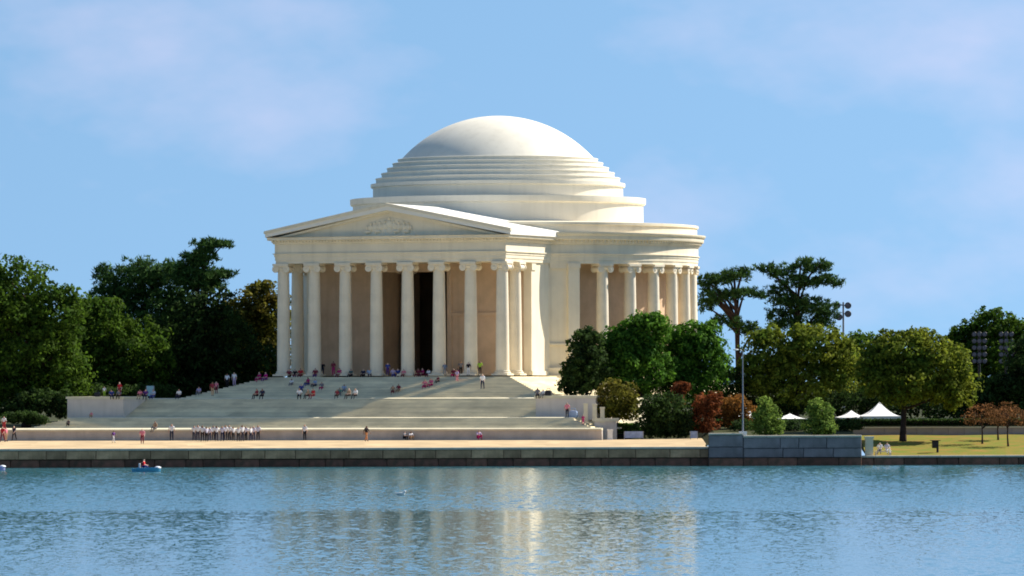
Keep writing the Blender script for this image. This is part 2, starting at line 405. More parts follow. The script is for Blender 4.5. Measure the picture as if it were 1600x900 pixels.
for k in range(T2N):
    e = (k + 1) / T2N; z1 = 5.18 - T2H * (k + 1) - .003
    MB().box(-31.5 - 3.9 * e, 31.5 + 3.9 * e, -55.7 - 3.0 * e, -44, z1 - T2H - .01, z1).build('step', M_step, ST)
# lowest terrace, its foot parallel to the shore
def loc(X, Y):
    s, l = inv(X, Y); return (l, -s)
back_l, back_r = (-46, -40), (36, -40)
tl = px(-150, 0, 641); fr_l, fr_r = loc(P1a.x, P1a.y), loc(P1b.x, P1b.y)
edge_r = loc(P1b.x + .5, P1b.y + 14)
nrm = (P1b - P1a).normalized(); nin = Vector((-nrm.y, nrm.x))
def inset(p, d, side=0): q = Vector(p) + nin * d; return loc(q.x, q.y)
far_l = loc(P1a.x, P1a.y + 16)
MB().prism([fr_l, fr_r, edge_r, far_l], 2.2, 3.82).build('terrace_wall', M_granite, ST)
MB().prism([inset(P1a, .3), inset(P1b, .3), loc(P1b.x - .1, P1b.y + 14), far_l], 3.7, 4.04).build('landing', M_step, ST)
strip('nosing', [inset(P1a, .9), inset(P1b, .9)], [inset(P1a, -.12), inset(P1b, -.12)], 4.07, 3.99, .17, M_nosing)

# cheek walls at both ends of the middle flight
for sgn, lab in ((-1, 'pale stone wall closing the left end of the middle steps'), (1, 'shaded pinkish stone wall closing the right end of the middle steps')):
    root = empty('cheek_wall', ax(52.7, sgn * 29.65, 5.18), -TH); tag(root, lab, 'wall')
    MB().box(-3.65, 3.65, 0, 6.35, -.3, 2.2).build('masonry', M_cheek, root)
    MB().box(-3.8, 3.8, -.12, 6.35, 2.2, 2.47).build('coping', M_nosing, root)

# ------------------------------------------------------------------ memorial
BL = empty('domed_memorial', (CX, CY, 0), -TH); tag(BL, 'white marble domed memorial with columned portico and round colonnade', 'memorial')
# column prototype: shaft mesh with base and capital
H = TOPC - FLOOR
sh = [(0.80 - 0.13 * t ** 1.6, .55 + t * (H - 1.5)) for t in [i / 14 for i in range(15)]]
shaft_me = MB().lathe(sh, 28).mesh('column', M_column)
bb = MB().box(-1.02, 1.02, -1.02, 1.02, 0, .2)
bb.lathe([(.75, .2), (1.0, .2), (1.03, .27), (.98, .35), (.88, .37), (.87, .42), (.93, .45), (.92, .52), (.82, .56), (.75, .56)], 28)
base_me = bb.mesh('base', M_column)
zc = H - .95
cb = MB().lathe([(.6, zc - .02), (.70, zc), (.72, zc + .06), (.67, zc + .1), (.74, zc + .3), (.88, zc + .48), (.8, zc + .55), (.6, zc + .6)], 28)
for sx in (-1, 1):
    for k, (r, y0, y1) in enumerate([(.42, -.84, -.66), (.42, .66, .84), (.33, -.66, .66)]):
        n = 16; cx0, cz0 = sx * .70, zc + .30
        vs = [(cx0 + r * math.cos(2 * math.pi * i / n), y, cz0 + r * math.sin(2 * math.pi * i / n)) for y in (y0, y1) for i in range(n)]
        cb.add(vs, [(i, (i + 1) % n, n + (i + 1) % n, n + i) for i in range(n)] + [tuple(range(n)), tuple(range(2 * n - 1, n - 1, -1))], False)
    for y in (-.87, .87):      # volute eye
        cb.ell((sx * .70, y, zc + .30), (.13, .07, .13), 8, 5)
cb.box(-.72, .72, -.78, .78, zc + .5, zc + .68); cb.box(-1.0, 1.0, -1.0, 1.0, zc + .68, zc + .945)
cap_me = cb.mesh('capital', M_column)
def column(s, l, rz=0.0):
    c = link('column', shaft_me, BL); c.location = (l, -s, FLOOR); c.rotation_euler = (0, 0, rz)
    link('base', base_me, c); link('capital', cap_me, c)
SPC = 28.2 / 7
for i in range(8): column(33.4, -14.1 + i * SPC)
for sx in (-14.1, 14.1): column(29.37, sx)
for sx in (-3.6, 3.6): column(20.5, sx)
RC = 24.0
for i in range(26):
    a = math.radians(53.6 + i * (360 - 107.2) / 25)
    column(RC * math.cos(a), RC * math.sin(a), a)
# rotunda entablature
def ring(name, prof, m=M_marble, seg=128, a0=0.0, a1=2 * math.pi, smooth=True):
    return MB().lathe(prof, seg, closed=True, smooth=smooth, a0=a0, a1=a1).build(name, m, BL)
ring('architrave', [(17, 23.4), (24.72, 23.4), (24.72, 23.78), (24.79, 23.8), (24.79, 24.2), (24.86, 24.22), (24.86, 24.5), (24.99, 24.52), (24.99, 24.62), (17, 24.62)])
ring('frieze', [(17, 24.625), (24.80, 24.625), (24.80, 25.72), (17, 25.72)])
ring('cornice', [(17, 25.725), (24.95, 25.725), (25.02, 25.9), (25.02, 26.2), (25.45, 26.28), (25.5, 26.36), (25.5, 26.72), (25.62, 26.8), (25.74, 27.05), (25.74, 27.15), (17, 27.22)])
ring('attic', [(17, 27.1), (24.65, 27.1), (24.65, 28.05), (24.84, 28.08), (24.84, 28.38), (24.5, 28.42), (17, 28.75)])
def dentils_ring():
    b = MB(); n = 300
    for i in range(n):
        a = 2 * math.pi * i / n; c, s_ = math.cos(a), math.sin(a)
        pts = [(r * c - w * s_, r * s_ + w * c, z) for z in (25.98, 26.25) for r, w in ((25.0, -.15), (25.24, -.15), (25.24, .15), (25.0, .15))]
        b.add(pts, [(0, 1, 5, 4), (1, 2, 6, 5), (2, 3, 7, 6), (0, 3, 2, 1)])
    o = b.build('dentil_course', M_marble, BL); o['kind'] = 'stuff'
dentils_ring()
# drums, stepped rings, dome
ring('lower_drum', [(10, 28.5), (18.0, 28.5), (18.0, 30.95), (18.12, 31.0), (18.30, 31.1), (18.34, 31.35), (18.34, 31.82), (10, 31.9)], M_dome)
ring('upper_drum', [(9, 31.85), (15.5, 31.85), (15.5, 33.2), (15.62, 33.24), (15.78, 33.3), (15.78, 33.72), (9, 33.78)], M_dome)
steps = [(15.15, 33.7, 34.42), (14.45, 34.4, 35.08), (13.75, 35.06, 35.72), (13.05, 35.7, 36.32), (12.4, 36.3, 36.82)]
for r, z0, z1 in steps:
    ring('dome_step', [(9, z0), (r - .03, z0), (r - .03, z1 - .14), (r + .04, z1 - .12), (r + .04, z1 - .02), (r, z1), (9, z1)], M_dome)
rs = 16.0; zc0 = 42.2 - rs
pr = [(max(0.001, rs * math.sin(t)), zc0 + rs * math.cos(t)) for t in [math.asin(12.05 / rs) * i / 28 for i in range(28, -1, -1)]]
MB().lathe(pr, 128).build('dome', M_dome, BL)
# portico entablature: mouldings run round a rectangle
PW, PF, PB = 14.88, 34.18, 19.0
def rectmould(name, prof, m=M_marble):
    b = MB(); n = len(prof); vs = []
    for o_, z in prof:
        w, f = PW + o_, PF + o_
        vs += [(-w, -f, z), (w, -f, z), (w, -PB, z), (-w, -PB, z)]
    fs = []
    for q in range(n - 1):
        for i in range(4): fs.append((q * 4 + i, q * 4 + (i + 1) % 4, (q + 1) * 4 + (i + 1) % 4, (q + 1) * 4 + i))
    fs += [(3, 2, 1, 0), tuple((n - 1) * 4 + i for i in range(4))]
    return b.add(vs, fs).build(name, m, BL)
e = .004
rectmould('architrave', [(-.08, 23.4 + e), (-.08, 23.78), (-.01, 23.8), (-.01, 24.2), (.06, 24.22), (.06, 24.5), (.19, 24.52), (.19, 24.62 + e)])
rectmould('frieze', [(0, 24.625 + e), (0, 25.72 + e)])
rectmould('cornice', [(.15, 25.725 + e), (.22, 25.9), (.22, 26.1), (.66, 26.16), (.70, 26.22), (.70, 26.46), (.82, 26.52)])
b = MB()
for i in range(72):
    x = -15.0 + 30.0 * i / 71; b.box(x - .14, x + .14, -PF - .42, -PF - .2, 25.93, 26.12)
for sx in (-1, 1):
    for i in range(30):
        y = -PF + .1 + i * .42; b.box(*sorted((sx * (PW + .2), sx * (PW + .42))), y - .14, y + .14, 25.93, 26.12)
b.build('dentil_course', M_marble, BL)['kind'] = 'stuff'
# pediment
ZE, ZR, HW = 26.53, 30.37, PW + .9        # eave underside, ridge top, half width at the eave
sl = (ZR - (ZE + .70)) / HW
MB().add([(-PW, -PF + .1, ZE - .02), (PW, -PF + .1, ZE - .02), (0, -PF + .1, ZR - .6), (-PW, -PF + .5, ZE - .02), (PW, -PF + .5, ZE - .02), (0, -PF + .5, ZR - .6)],
         [(0, 1, 2), (5, 4, 3), (0, 3, 4, 1), (1, 4, 5, 2), (2, 5, 3, 0)]).build('tympanum', M_marble, BL)
for sx in (-1, 1):
    q = [(0, ZR - .78), (sx * HW, ZE), (sx * HW, ZE + .70), (0, ZR)]
    yf, yb = -PF - .80, -16.5
    MB().add([(x, yf, z) for x, z in q] + [(x, yb, z) for x, z in q], [(0, 1, 2, 3), (7, 6, 5, 4), (0, 4, 5, 1), (1, 5, 6, 2), (2, 6, 7, 3), (3, 7, 4, 0)]).build('roof_slope', M_roof, BL)
    q2 = [(0, ZR - .30), (sx * (HW + .1), ZE + .42), (sx * (HW + .1), ZE + .74), (0, ZR + .06)]
    MB().add([(x, yf - .18, z) for x, z in q2] + [(x, yf + .35, z) for x, z in q2], [(0, 1, 2, 3), (7, 6, 5, 4), (0, 4, 5, 1), (1, 5, 6, 2), (2, 6, 7, 3), (3, 7, 4, 0)]).build('raking_cornice', M_marble, BL)
    # bed mould under the raking cornice
    q3 = [(0, ZR - 1.05), (sx * (HW - 2.6), ZE + .03), (sx * (HW - 1.3), ZE + .03), (0, ZR - .74)]
    MB().add([(x, -PF - .25, z) for x, z in q3] + [(x, -PF + .2, z) for x, z in q3], [(0, 1, 2, 3), (7, 6, 5, 4), (0, 4, 5, 1), (1, 5, 6, 2), (2, 6, 7, 3), (3, 7, 4, 0)]).build('bed_moulding', M_marble, BL)
# carved figure group in the tympanum
b = MB(); yr = -PF + .02
def figure(x, h, lean=0.0, seat=False):
    z0 = ZE
    b.ell((x + lean * h, yr - .05, z0 + h * .9), (.16, .16, .2), 8, 6)
    b.ell((x + lean * h * .6, yr, z0 + h * .62), (.34, .22, h * .24), 10, 6)
    if seat:
        b.ell((x - .28, yr - .06, z0 + h * .33), (.5, .24, .22), 10, 6); b.ell((x - .55, yr - .04, z0 + h * .16), (.22, .2, h * .2), 8, 6)
    else:
        b.ell((x, yr, z0 + h * .26), (.36, .2, h * .3), 10, 6)
    b.ell((x + .33, yr - .05, z0 + h * .6), (.12, .14, h * .2), 8, 5); b.ell((x - .33, yr - .05, z0 + h * .6), (.12, .14, h * .2), 8, 5)
b.ell((0, yr + .1, ZE + .2), (3.3, .16, 2.05), 24, 10); figure(0, 2.3); figure(-.62, 1.9, .02); figure(.62, 1.9, -.02); figure(-1.9, 1.7, .03); figure(1.9, 1.7, -.03); figure(-1.25, 1.75, .03, True); figure(1.25, 1.75, -.03, True); figure(-2.5, 1.6, .06, True); figure(2.5, 1.6, -.06, True)
b.box(-3.4, 3.4, yr - .2, yr + .1, ZE - .03, ZE + .16)
b.box(-.9, .9, yr - .12, yr + .1, ZE + .1, ZE + .75)
b.build('relief_group', M_marble, BL)
# walls
S0 = 26.8; SA = 25.3; DW = 4.6
for sx in (-1, 1):
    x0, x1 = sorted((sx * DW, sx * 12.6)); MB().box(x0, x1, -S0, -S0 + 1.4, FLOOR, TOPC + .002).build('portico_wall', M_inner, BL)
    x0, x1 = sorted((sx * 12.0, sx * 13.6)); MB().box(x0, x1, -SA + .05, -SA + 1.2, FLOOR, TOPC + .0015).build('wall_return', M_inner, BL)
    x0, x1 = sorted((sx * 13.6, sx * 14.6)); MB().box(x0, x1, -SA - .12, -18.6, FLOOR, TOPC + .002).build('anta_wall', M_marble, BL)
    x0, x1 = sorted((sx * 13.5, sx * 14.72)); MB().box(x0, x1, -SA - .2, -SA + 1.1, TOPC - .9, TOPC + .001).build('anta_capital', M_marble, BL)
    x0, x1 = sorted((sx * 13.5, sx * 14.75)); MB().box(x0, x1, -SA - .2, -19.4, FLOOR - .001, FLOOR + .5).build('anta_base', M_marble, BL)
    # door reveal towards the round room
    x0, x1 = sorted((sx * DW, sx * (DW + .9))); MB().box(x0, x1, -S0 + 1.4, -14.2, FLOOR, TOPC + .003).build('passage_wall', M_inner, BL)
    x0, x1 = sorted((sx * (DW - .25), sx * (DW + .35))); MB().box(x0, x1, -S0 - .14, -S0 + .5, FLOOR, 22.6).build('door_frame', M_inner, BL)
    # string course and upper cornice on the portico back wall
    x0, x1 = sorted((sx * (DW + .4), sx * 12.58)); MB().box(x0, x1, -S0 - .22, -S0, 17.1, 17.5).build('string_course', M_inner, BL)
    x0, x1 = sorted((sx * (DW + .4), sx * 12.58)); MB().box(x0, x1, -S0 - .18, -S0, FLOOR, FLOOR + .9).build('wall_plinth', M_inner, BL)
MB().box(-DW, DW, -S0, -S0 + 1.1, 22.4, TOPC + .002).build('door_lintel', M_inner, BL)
# round room wall, open to the portico
ga = math.asin((DW + .4) / 15.2)
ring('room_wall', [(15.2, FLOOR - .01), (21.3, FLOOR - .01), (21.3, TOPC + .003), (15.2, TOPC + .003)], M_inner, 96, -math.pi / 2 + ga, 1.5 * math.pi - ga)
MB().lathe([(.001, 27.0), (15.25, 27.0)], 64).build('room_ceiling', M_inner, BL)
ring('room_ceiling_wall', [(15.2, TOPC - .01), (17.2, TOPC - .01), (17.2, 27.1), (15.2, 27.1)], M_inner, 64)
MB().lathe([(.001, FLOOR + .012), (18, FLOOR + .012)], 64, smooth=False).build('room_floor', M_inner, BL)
# solid bays between portico and colonnade
for sx in (-1, 1):
    def arc(name, d0, d1, r0, r1, z0, z1, m=M_marble, seg=16):
        a0, a1 = sorted((-math.pi / 2 + sx * math.radians(d0), -math.pi / 2 + sx * math.radians(d1)))
        ring(name, [(r0, z0), (r1, z0), (r1, z1), (r0, z1)], m, seg, a0, a1)
    arc('bay_wall', 34.6, 45.2, 17.5, 24.36, FLOOR, TOPC + .004)
    arc('pilaster', 42.0, 45.4, 24.3, 24.74, FLOOR, TOPC - .55)
    arc('pilaster_capital', 41.8, 45.6, 24.2, 24.86, TOPC - .55, TOPC + .002)
    arc('pilaster', 34.9, 36.6, 24.3, 24.70, FLOOR, TOPC - .55)
    arc('bay_band', 36.6, 42.0, 24.3, 24.66, TOPC - .62, TOPC + .001)
    arc('bay_plinth', 34.7, 45.6, 24.3, 24.9, FLOOR, FLOOR + .9)
    arc('panel_rail', 36.6, 42.0, 24.3, 24.62, 13.6, 13.8)

# ------------------------------------------------------------------ foliage
def leaf_mesh(name, pos, nrm, size, m, aspect=0.6, rng=None, axis=None):
    n = len(pos)
    a = rng.normal(size=(n, 3)) if axis is None else axis + rng.normal(size=(n, 3)) * .3; u = a - (a * nrm).sum(1, keepdims=True) * nrm
    u /= np.linalg.norm(u, axis=1, keepdims=True) + 1e-9; v = np.cross(nrm, u)
    L = (size * rng.uniform(.6, 1.35, n))[:, None]; w = L * aspect * rng.uniform(.7, 1.3, n)[:, None]
    bend = nrm * L * .22
    vs = np.empty((n, 4, 3)); vs[:, 0] = pos - u * L * (1 if axis is None else .5); vs[:, 1] = pos - v * w + bend; vs[:, 2] = pos + u * L; vs[:, 3] = pos + v * w + bend
    me = bpy.data.meshes.new(name); me.vertices.add(4 * n); me.vertices.foreach_set('co', vs.ravel())
    me.loops.add(4 * n); me.loops.foreach_set('vertex_index', np.arange(4 * n, dtype=np.int32))
    me.polygons.add(n); me.polygons.foreach_set('loop_start', np.arange(0, 4 * n, 4, dtype=np.int32))
    me.update(calc_edges=True); me.materials.append(m); return me
def sph(n, rng):
    d = rng.normal(size=(n, 3)); return d / np.linalg.norm(d, axis=1, keepdims=True)
def crown_points(blobs, n, rng, clump, flat=.75, core=.22, up=.25, spread=(.62, 1.0)):
    """blobs: (centre, radii) in metres; leaves gather in clumps that crowd each blob's skin"""
    vol = np.array([(b[1][0] * b[1][1] * b[1][2]) ** (2 / 3) for b in blobs]); vol /= vol.sum()
    P, Nn, cents = [], [], []
    for (c, r), f in zip(blobs, vol):
        c = np.array(c); r = np.array(r); k = int(n * f)
        area = 4 * math.pi * (r[0] * r[2] + r[0] * r[1] + r[1] * r[2]) / 3
        nc = max(6, int(area / (clump * clump * 1.9)))
        d = sph(nc, rng); rad = rng.uniform(*spread, nc) ** .8
        cc = c + d * r * rad[:, None]; cents.append(cc)
        cr = clump * rng.uniform(.55, 1.3, nc)
        kk = int(k * (1 - core)); idx = rng.integers(0, nc, kk)
        e = sph(kk, rng); e[:, 2] += up; e += d[idx] * .35; e /= np.linalg.norm(e, axis=1, keepdims=True)
        P.append(cc[idx] + e * (cr[idx] * rng.uniform(.45, 1.08, kk))[:, None] * np.array([1, 1, flat]))
        q = e + rng.normal(size=(kk, 3)) * .45; Nn.append(q / np.linalg.norm(q, axis=1, keepdims=True))
        kc = k - kk; e = sph(kc, rng)
        P.append(c + e * r * (rng.uniform(0, 1, kc) ** .4 * .8)[:, None]); Nn.append(sph(kc, rng))
    return np.concatenate(P), np.concatenate(Nn), np.concatenate(cents)
def leaf_mat(name, col, col2, transl=.45, island=.5, scale=.35):
    return mat(name, col, .85, .2, scale, spec=.12, col2=col2, island=island, transl=transl, detail=3)
M_leaf_a = leaf_mat('broad leaf', (0.082, 0.141, 0.013), (0.029, 0.073, 0.010))
M_leaf_b = leaf_mat('dark pine needle', (0.065, 0.130, 0.026), (0.029, 0.072, 0.019), .15)
M_leaf_c = leaf_mat('golden green leaf', (0.203, 0.223, 0.022), (0.081, 0.142, 0.018))
M_leaf_d = leaf_mat('fresh green leaf', (0.101, 0.213, 0.021), (0.041, 0.112, 0.016))
M_leaf_e = leaf_mat('olive leaf', (0.159, 0.166, 0.023), (0.122, 0.093, 0.017))
M_leaf_r = leaf_mat('red brown leaf', (0.26, 0.075, 0.025), (0.12, 0.045, 0.018))
M_leaf_s = leaf_mat('sapling leaf', (0.20, 0.09, 0.035), (0.11, 0.06, 0.025))
M_leaf_o = leaf_mat('orange leaf', (0.30, 0.13, 0.03), (0.13, 0.08, 0.02))
M_leaf_y = leaf_mat('light green leaf', (0.224, 0.318, 0.056), (0.075, 0.141, 0.027))
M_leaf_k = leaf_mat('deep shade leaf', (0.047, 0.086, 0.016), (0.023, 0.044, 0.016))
def w_blob(x, y, rx, ry, D, depth=1.0):
    c = px(x, y, D); k = D / F; return ((c.x, c.y, c.z), (rx * k, max(rx, ry) * k * .85 * depth, ry * k))
def zland(X, Y): return max(land(X, Y), 1.0) if Y > 613 else 1.0
SEED = [100]
def tree(name, label, cat, D, blobs, trunk_x, leaf_m, n=9000, leaf=.24, clump=1.1, core=.22, flat=.75, trunk_r=.3, base=None, group=None, aspect=.6, depth=1.0, limbs=9, up=.25, bark=M_bark, trunk_top=None, spread=(.62, 1.0)):
    needle = spread[1] > 1.05
    SEED[0] += 1; rng = np.random.default_rng(SEED[0])
    X = px(trunk_x, 0, D).x; z0 = (land_i(X, D) if base is None else base)
    bl = [w_blob(*q, D, depth) for q in blobs]
    P, Nn, cc = crown_points(bl, n, rng, clump, flat, core, up, spread)
    keep = P[:, 2] > z0 + .1; P, Nn = P[keep], Nn[keep]
    root = empty(name, (X, D, z0)); tag(root, label, cat, group)
    org = np.array([X, D, z0])
    me = leaf_mesh('crown', P - org, (sph(len(P), rng) if needle else Nn), leaf, leaf_m, aspect, rng, Nn + np.array([0, 0, .35]) if needle else None); link('crown' if cat in ('tree', 'pine') else 'foliage', me, root)
    top = max(c[0][2] + c[1][2] * .3 for c in bl) - z0 if trunk_top is None else trunk_top - z0
    mid = np.mean([c[0] for c in bl], axis=0)
    b = MB(); dx = (mid[0] - X) * .6; pts = []; rad = []
    for i in range(8):
        t = i / 7; pts.append((dx * t * t + .12 * math.sin(3 * t + SEED[0]), .1 * math.sin(5 * t), top * t - (.15 if i == 0 else 0))); rad.append(trunk_r * (1.25 if i == 0 else 1 - .75 * t))
    b.tube(pts, rad, 8); b.build('trunk' if cat in ('tree', 'pine') else 'stem', bark, root)
    for c in cc[rng.choice(len(cc), min(limbs, len(cc)), replace=False)]:
        e_ = Vector(c - org); t = min(.92, max(.3, e_.z / max(top, .1) - .18)); p0 = Vector((dx * t * t + .12 * math.sin(3 * t + SEED[0]), 0, top * t))
        m_ = p0.lerp(e_, .55) + Vector((0, 0, .06 * (e_ - p0).length))
        MB().tube([p0, m_, e_], [trunk_r * .42, trunk_r * .28, trunk_r * .09], 6).build('limb' if cat in ('tree', 'pine') else 'stem', bark, root)
    return root

G_L = 'trees left of the memorial'; G_R = 'trees right of the memorial'
tree('broadleaf_tree', 'big rounded dark green tree at the far left edge', 'tree', 674,
     [(25, 470, 75, 62), (85, 500, 48, 58), (-30, 470, 60, 60), (50, 560, 80, 70), (100, 590, 40, 55), (-10, 600, 70, 55), (110, 470, 22, 26)], 40, M_leaf_a, 26000, .26, 1.3, .3, group=G_L, trunk_r=.5)
tree('pine_tree', 'dense dark pine with spiky top behind the left trees', 'pine', 708,
     [(200, 445, 48, 34), (240, 425, 50, 20), (270, 455, 45, 36), (180, 480, 42, 40), (240, 500, 70, 50), (165, 430, 18, 14)], 235, M_leaf_b, 22000, .44, .6, .3, .6, aspect=.18, spread=(.5, 1.22), group=G_L, trunk_r=.4, up=.5)
tree('pine_tree', 'tall leaning pine crest rising highest left of the memorial', 'pine', 700,
     [(322, 384, 20, 9), (345, 382, 16, 6), (312, 402, 26, 10), (300, 418, 28, 10), (335, 428, 28, 6), (352, 430, 14, 4), (290, 432, 26, 10), (318, 442, 36, 12)], 305, M_leaf_b, 10500, .42, .42, .1, .6, aspect=.17, spread=(.3, 1.35), group=G_L, trunk_r=.35, up=.6, limbs=14)
tree('broadleaf_tree', 'brown-tipped tree right beside the left portico columns', 'tree', 722,
     [(400, 480, 42, 34), (425, 500, 40, 40), (365, 500, 40, 38), (400, 560, 60, 50), (415, 452, 16, 12)], 395, M_leaf_e, 13000, .26, 1.1, .3, group=G_L, trunk_r=.4)
tree('broadleaf_tree', 'dark green tree filling the gap under the left pine', 'tree', 690,
     [(160, 520, 50, 50), (150, 590, 60, 50), (215, 560, 55, 60), (130, 480, 18, 16)], 170, M_leaf_a, 15000, .26, 1.2, .3, group=G_L, trunk_r=.35)
tree('broadleaf_tree', 'shadowy tree behind the upper left steps', 'tree', 697,
     [(290, 530, 60, 60), (345, 540, 60, 60), (300, 595, 80, 40), (390, 580, 60, 45), (250, 600, 50, 40), (330, 480, 40, 26)], 320, M_leaf_k, 19000, .27, 1.2, .35, group=G_L, trunk_r=.4)
for x, lab, bl in ((10, 'dim background tree behind the far left tree', [(10, 500, 70, 50), (20, 580, 80, 60), (-50, 560, 60, 70)]),
                   (150, 'dim background tree behind the gap tree on the left', [(140, 520, 60, 45), (150, 590, 80, 55), (90, 560, 50, 60)]),
                   (330, 'dim background tree behind the brown-tipped tree', [(300, 520, 70, 50), (380, 520, 60, 45), (340, 590, 100, 50), (230, 570, 60, 60)])):
    tree('broadleaf_tree', lab, 'tree', 745, bl, x, M_leaf_k, 9000, .42, 1.5, .45, group=G_L, trunk_r=.4)
tree('shrub', 'dark low shrubs mound left of the long terrace steps', 'shrub', 668, [(60, 628, 34, 22), (100, 632, 24, 20), (25, 640, 26, 14)], 65, M_leaf_k, 5000, .2, .6, .3, group='shrubs by the steps', trunk_r=.08)
tree('shrub', 'olive shrub at ground level below the far left tree', 'shrub', 660, [(35, 652, 30, 9), (58, 657, 16, 6)], 40, M_leaf_k, 2500, .16, .45, .3, group='shrubs by the steps', trunk_r=.06)
tree('shrub', 'dark shrub row behind the pale left cheek wall', 'shrub', 682, [(150, 618, 50, 16), (230, 614, 50, 16), (90, 615, 40, 22)], 160, M_leaf_k, 6000, .2, .6, .35, group='shrubs by the steps', trunk_r=.08, base=4.1)
# right
tree('broadleaf_tree', 'dark cone-shaped tree against the right wall of the memorial', 'tree', 655,
     [(915, 545, 26, 28), (915, 580, 36, 30), (905, 600, 30, 18), (918, 525, 14, 12)], 915, M_leaf_k, 9000, .22, .75, .3, group=G_R, trunk_r=.25)
tree('broadleaf_tree', 'full green tree in front of the round colonnade', 'tree', 659,
     [(1005, 530, 44, 36), (975, 545, 38, 34), (1018, 505, 26, 16), (1000, 580, 62, 36), (950, 560, 22, 28)], 1000, M_leaf_d, 17000, .23, .9, .3, group=G_R, trunk_r=.35)
tree('broadleaf_tree', 'green tree at the right end of the colonnade', 'tree', 663,
     [(1085, 535, 42, 36), (1100, 560, 42, 44), (1060, 560, 32, 44), (1080, 600, 58, 36), (1110, 510, 18, 14)], 1085, M_leaf_d, 16000, .23, .9, .3, group=G_R, trunk_r=.35)
tree('pine_tree', 'open pine with flat pads just right of the colonnade', 'pine', 735,
     [(1120, 436, 24, 8), (1150, 430, 22, 9), (1165, 424, 7, 8), (1105, 446, 14, 8), (1125, 462, 34, 9), (1165, 458, 26, 6), (1105, 475, 14, 12), (1188, 462, 10, 4), (1150, 505, 16, 10), (1170, 515, 16, 12), (1125, 500, 12, 8)], 1156, M_leaf_b, 8000, .42, .42, .08, .6, aspect=.17, spread=(.3, 1.35), group=G_R, trunk_r=.5, limbs=16, up=.5, depth=.8, trunk_top=px(1156, 425, 735).z)
tree('pine_tree', 'taller ragged pine between the two light masts', 'pine', 740,
     [(1195, 420, 18, 6), (1220, 424, 24, 9), (1268, 416, 22, 10), (1258, 408, 10, 5), (1290, 416, 14, 7), (1250, 440, 32, 10), (1290, 438, 24, 7), (1305, 443, 12, 4), (1215, 455, 16, 8), (1240, 470, 34, 9), (1270, 480, 34, 10), (1290, 492, 22, 9), (1215, 490, 20, 7), (1235, 505, 34, 10), (1290, 505, 16, 8)], 1243, M_leaf_b, 12500, .42, .42, .08, .6, aspect=.17, spread=(.3, 1.35), group=G_R, trunk_r=.45, limbs=20, up=.5, depth=.8, trunk_top=px(1243, 415, 740).z)
tree('broadleaf_tree', 'wide golden green tree below the ragged pine', 'tree', 667,
     [(1210, 555, 50, 40), (1275, 545, 58, 34), (1315, 570, 36, 40), (1240, 600, 74, 40), (1185, 590, 34, 38), (1200, 525, 22, 14), (1260, 520, 26, 12)], 1245, M_leaf_c, 22000, .23, .9, .28, group=G_R, trunk_r=.4)
tree('broadleaf_tree', 'olive green tree with bare dark trunk standing on the lawn', 'tree', 632,
     [(1410, 555, 56, 34), (1370, 570, 36, 34), (1465, 565, 52, 36), (1420, 600, 78, 32), (1490, 605, 40, 34), (1385, 530, 20, 12), (1440, 526, 26, 12)], 1411, M_leaf_c, 22000, .22, .85, .3, group=G_R, trunk_r=.36, up=.3)
tree('broadleaf_tree', 'round dark tree top rising above the right edge treeline', 'tree', 772,
     [(1552, 510, 48, 26), (1590, 525, 44, 30), (1520, 530, 34, 22), (1560, 570, 80, 50), (1500, 560, 40, 40)], 1556, M_leaf_a, 17000, .28, 1.1, .35, group=G_R, trunk_r=.45)
tree('broadleaf_tree', 'dark tree behind the red-leaved saplings at the right edge', 'tree', 655,
     [(1590, 610, 44, 36), (1620, 570, 50, 50), (1545, 620, 40, 30), (1500, 632, 34, 22)], 1596, M_leaf_k, 12000, .24, .9, .3, group=G_R, trunk_r=.3)
tree('broadleaf_tree', 'distant green tree between golden tree and lawn tree', 'tree', 720,
     [(1345, 545, 34, 24), (1330, 590, 40, 40), (1375, 590, 40, 36)], 1345, M_leaf_a, 8000, .26, 1.0, .3, group=G_R, trunk_r=.3)
tree('shrub', 'dark undergrowth between colonnade trees and golden tree', 'shrub', 668, [(1145, 610, 30, 40), (1130, 640, 40, 24), (1165, 640, 40, 22), (1215, 638, 50, 16)], 1145, M_leaf_k, 9000, .2, .7, .35, group='shrubs right of the steps', trunk_r=.12)
tree('shrub', 'dark undergrowth below the distant tree left of the lawn', 'shrub', 700, [(1330, 625, 50, 30), (1290, 635, 40, 22), (1400, 630, 60, 22), (1480, 628, 60, 26), (1560, 628, 60, 30)], 1345, M_leaf_k, 12000, .22, .8, .35, group='shrubs right of the steps', trunk_r=.12)
# shrubs in front
tree('shrub', 'round olive green shrub beside the right cheek wall', 'shrub', 640, [(964, 622, 36, 28), (950, 640, 26, 18), (980, 640, 24, 18)], 964, M_leaf_e, 7000, .16, .5, .3, group='shrubs right of the steps', trunk_r=.1)
tree('shrub', 'large near-black shrub standing at the end of the promenade', 'shrub', 634, [(1040, 648, 44, 34), (1025, 665, 34, 22), (1065, 665, 28, 22), (1020, 635, 24, 18)], 1040, M_leaf_k, 9000, .17, .55, .35, group='shrubs right of the steps', trunk_r=.1)
tree('shrub', 'small round red shrub top above the near-black shrub', 'shrub', 641, [(1063, 607, 15, 10), (1058, 625, 12, 14)], 1062, M_leaf_r, 1800, .14, .35, .3, group='shrubs right of the steps', trunk_r=.07)
tree('shrub', 'rusty red shrub tree next to the stone wall end', 'shrub', 634, [(1105, 632, 22, 20), (1095, 655, 18, 22), (1118, 622, 12, 10), (1108, 670, 18, 14)], 1106, M_leaf_r, 3600, .15, .4, .22, group='shrubs right of the steps', trunk_r=.09)
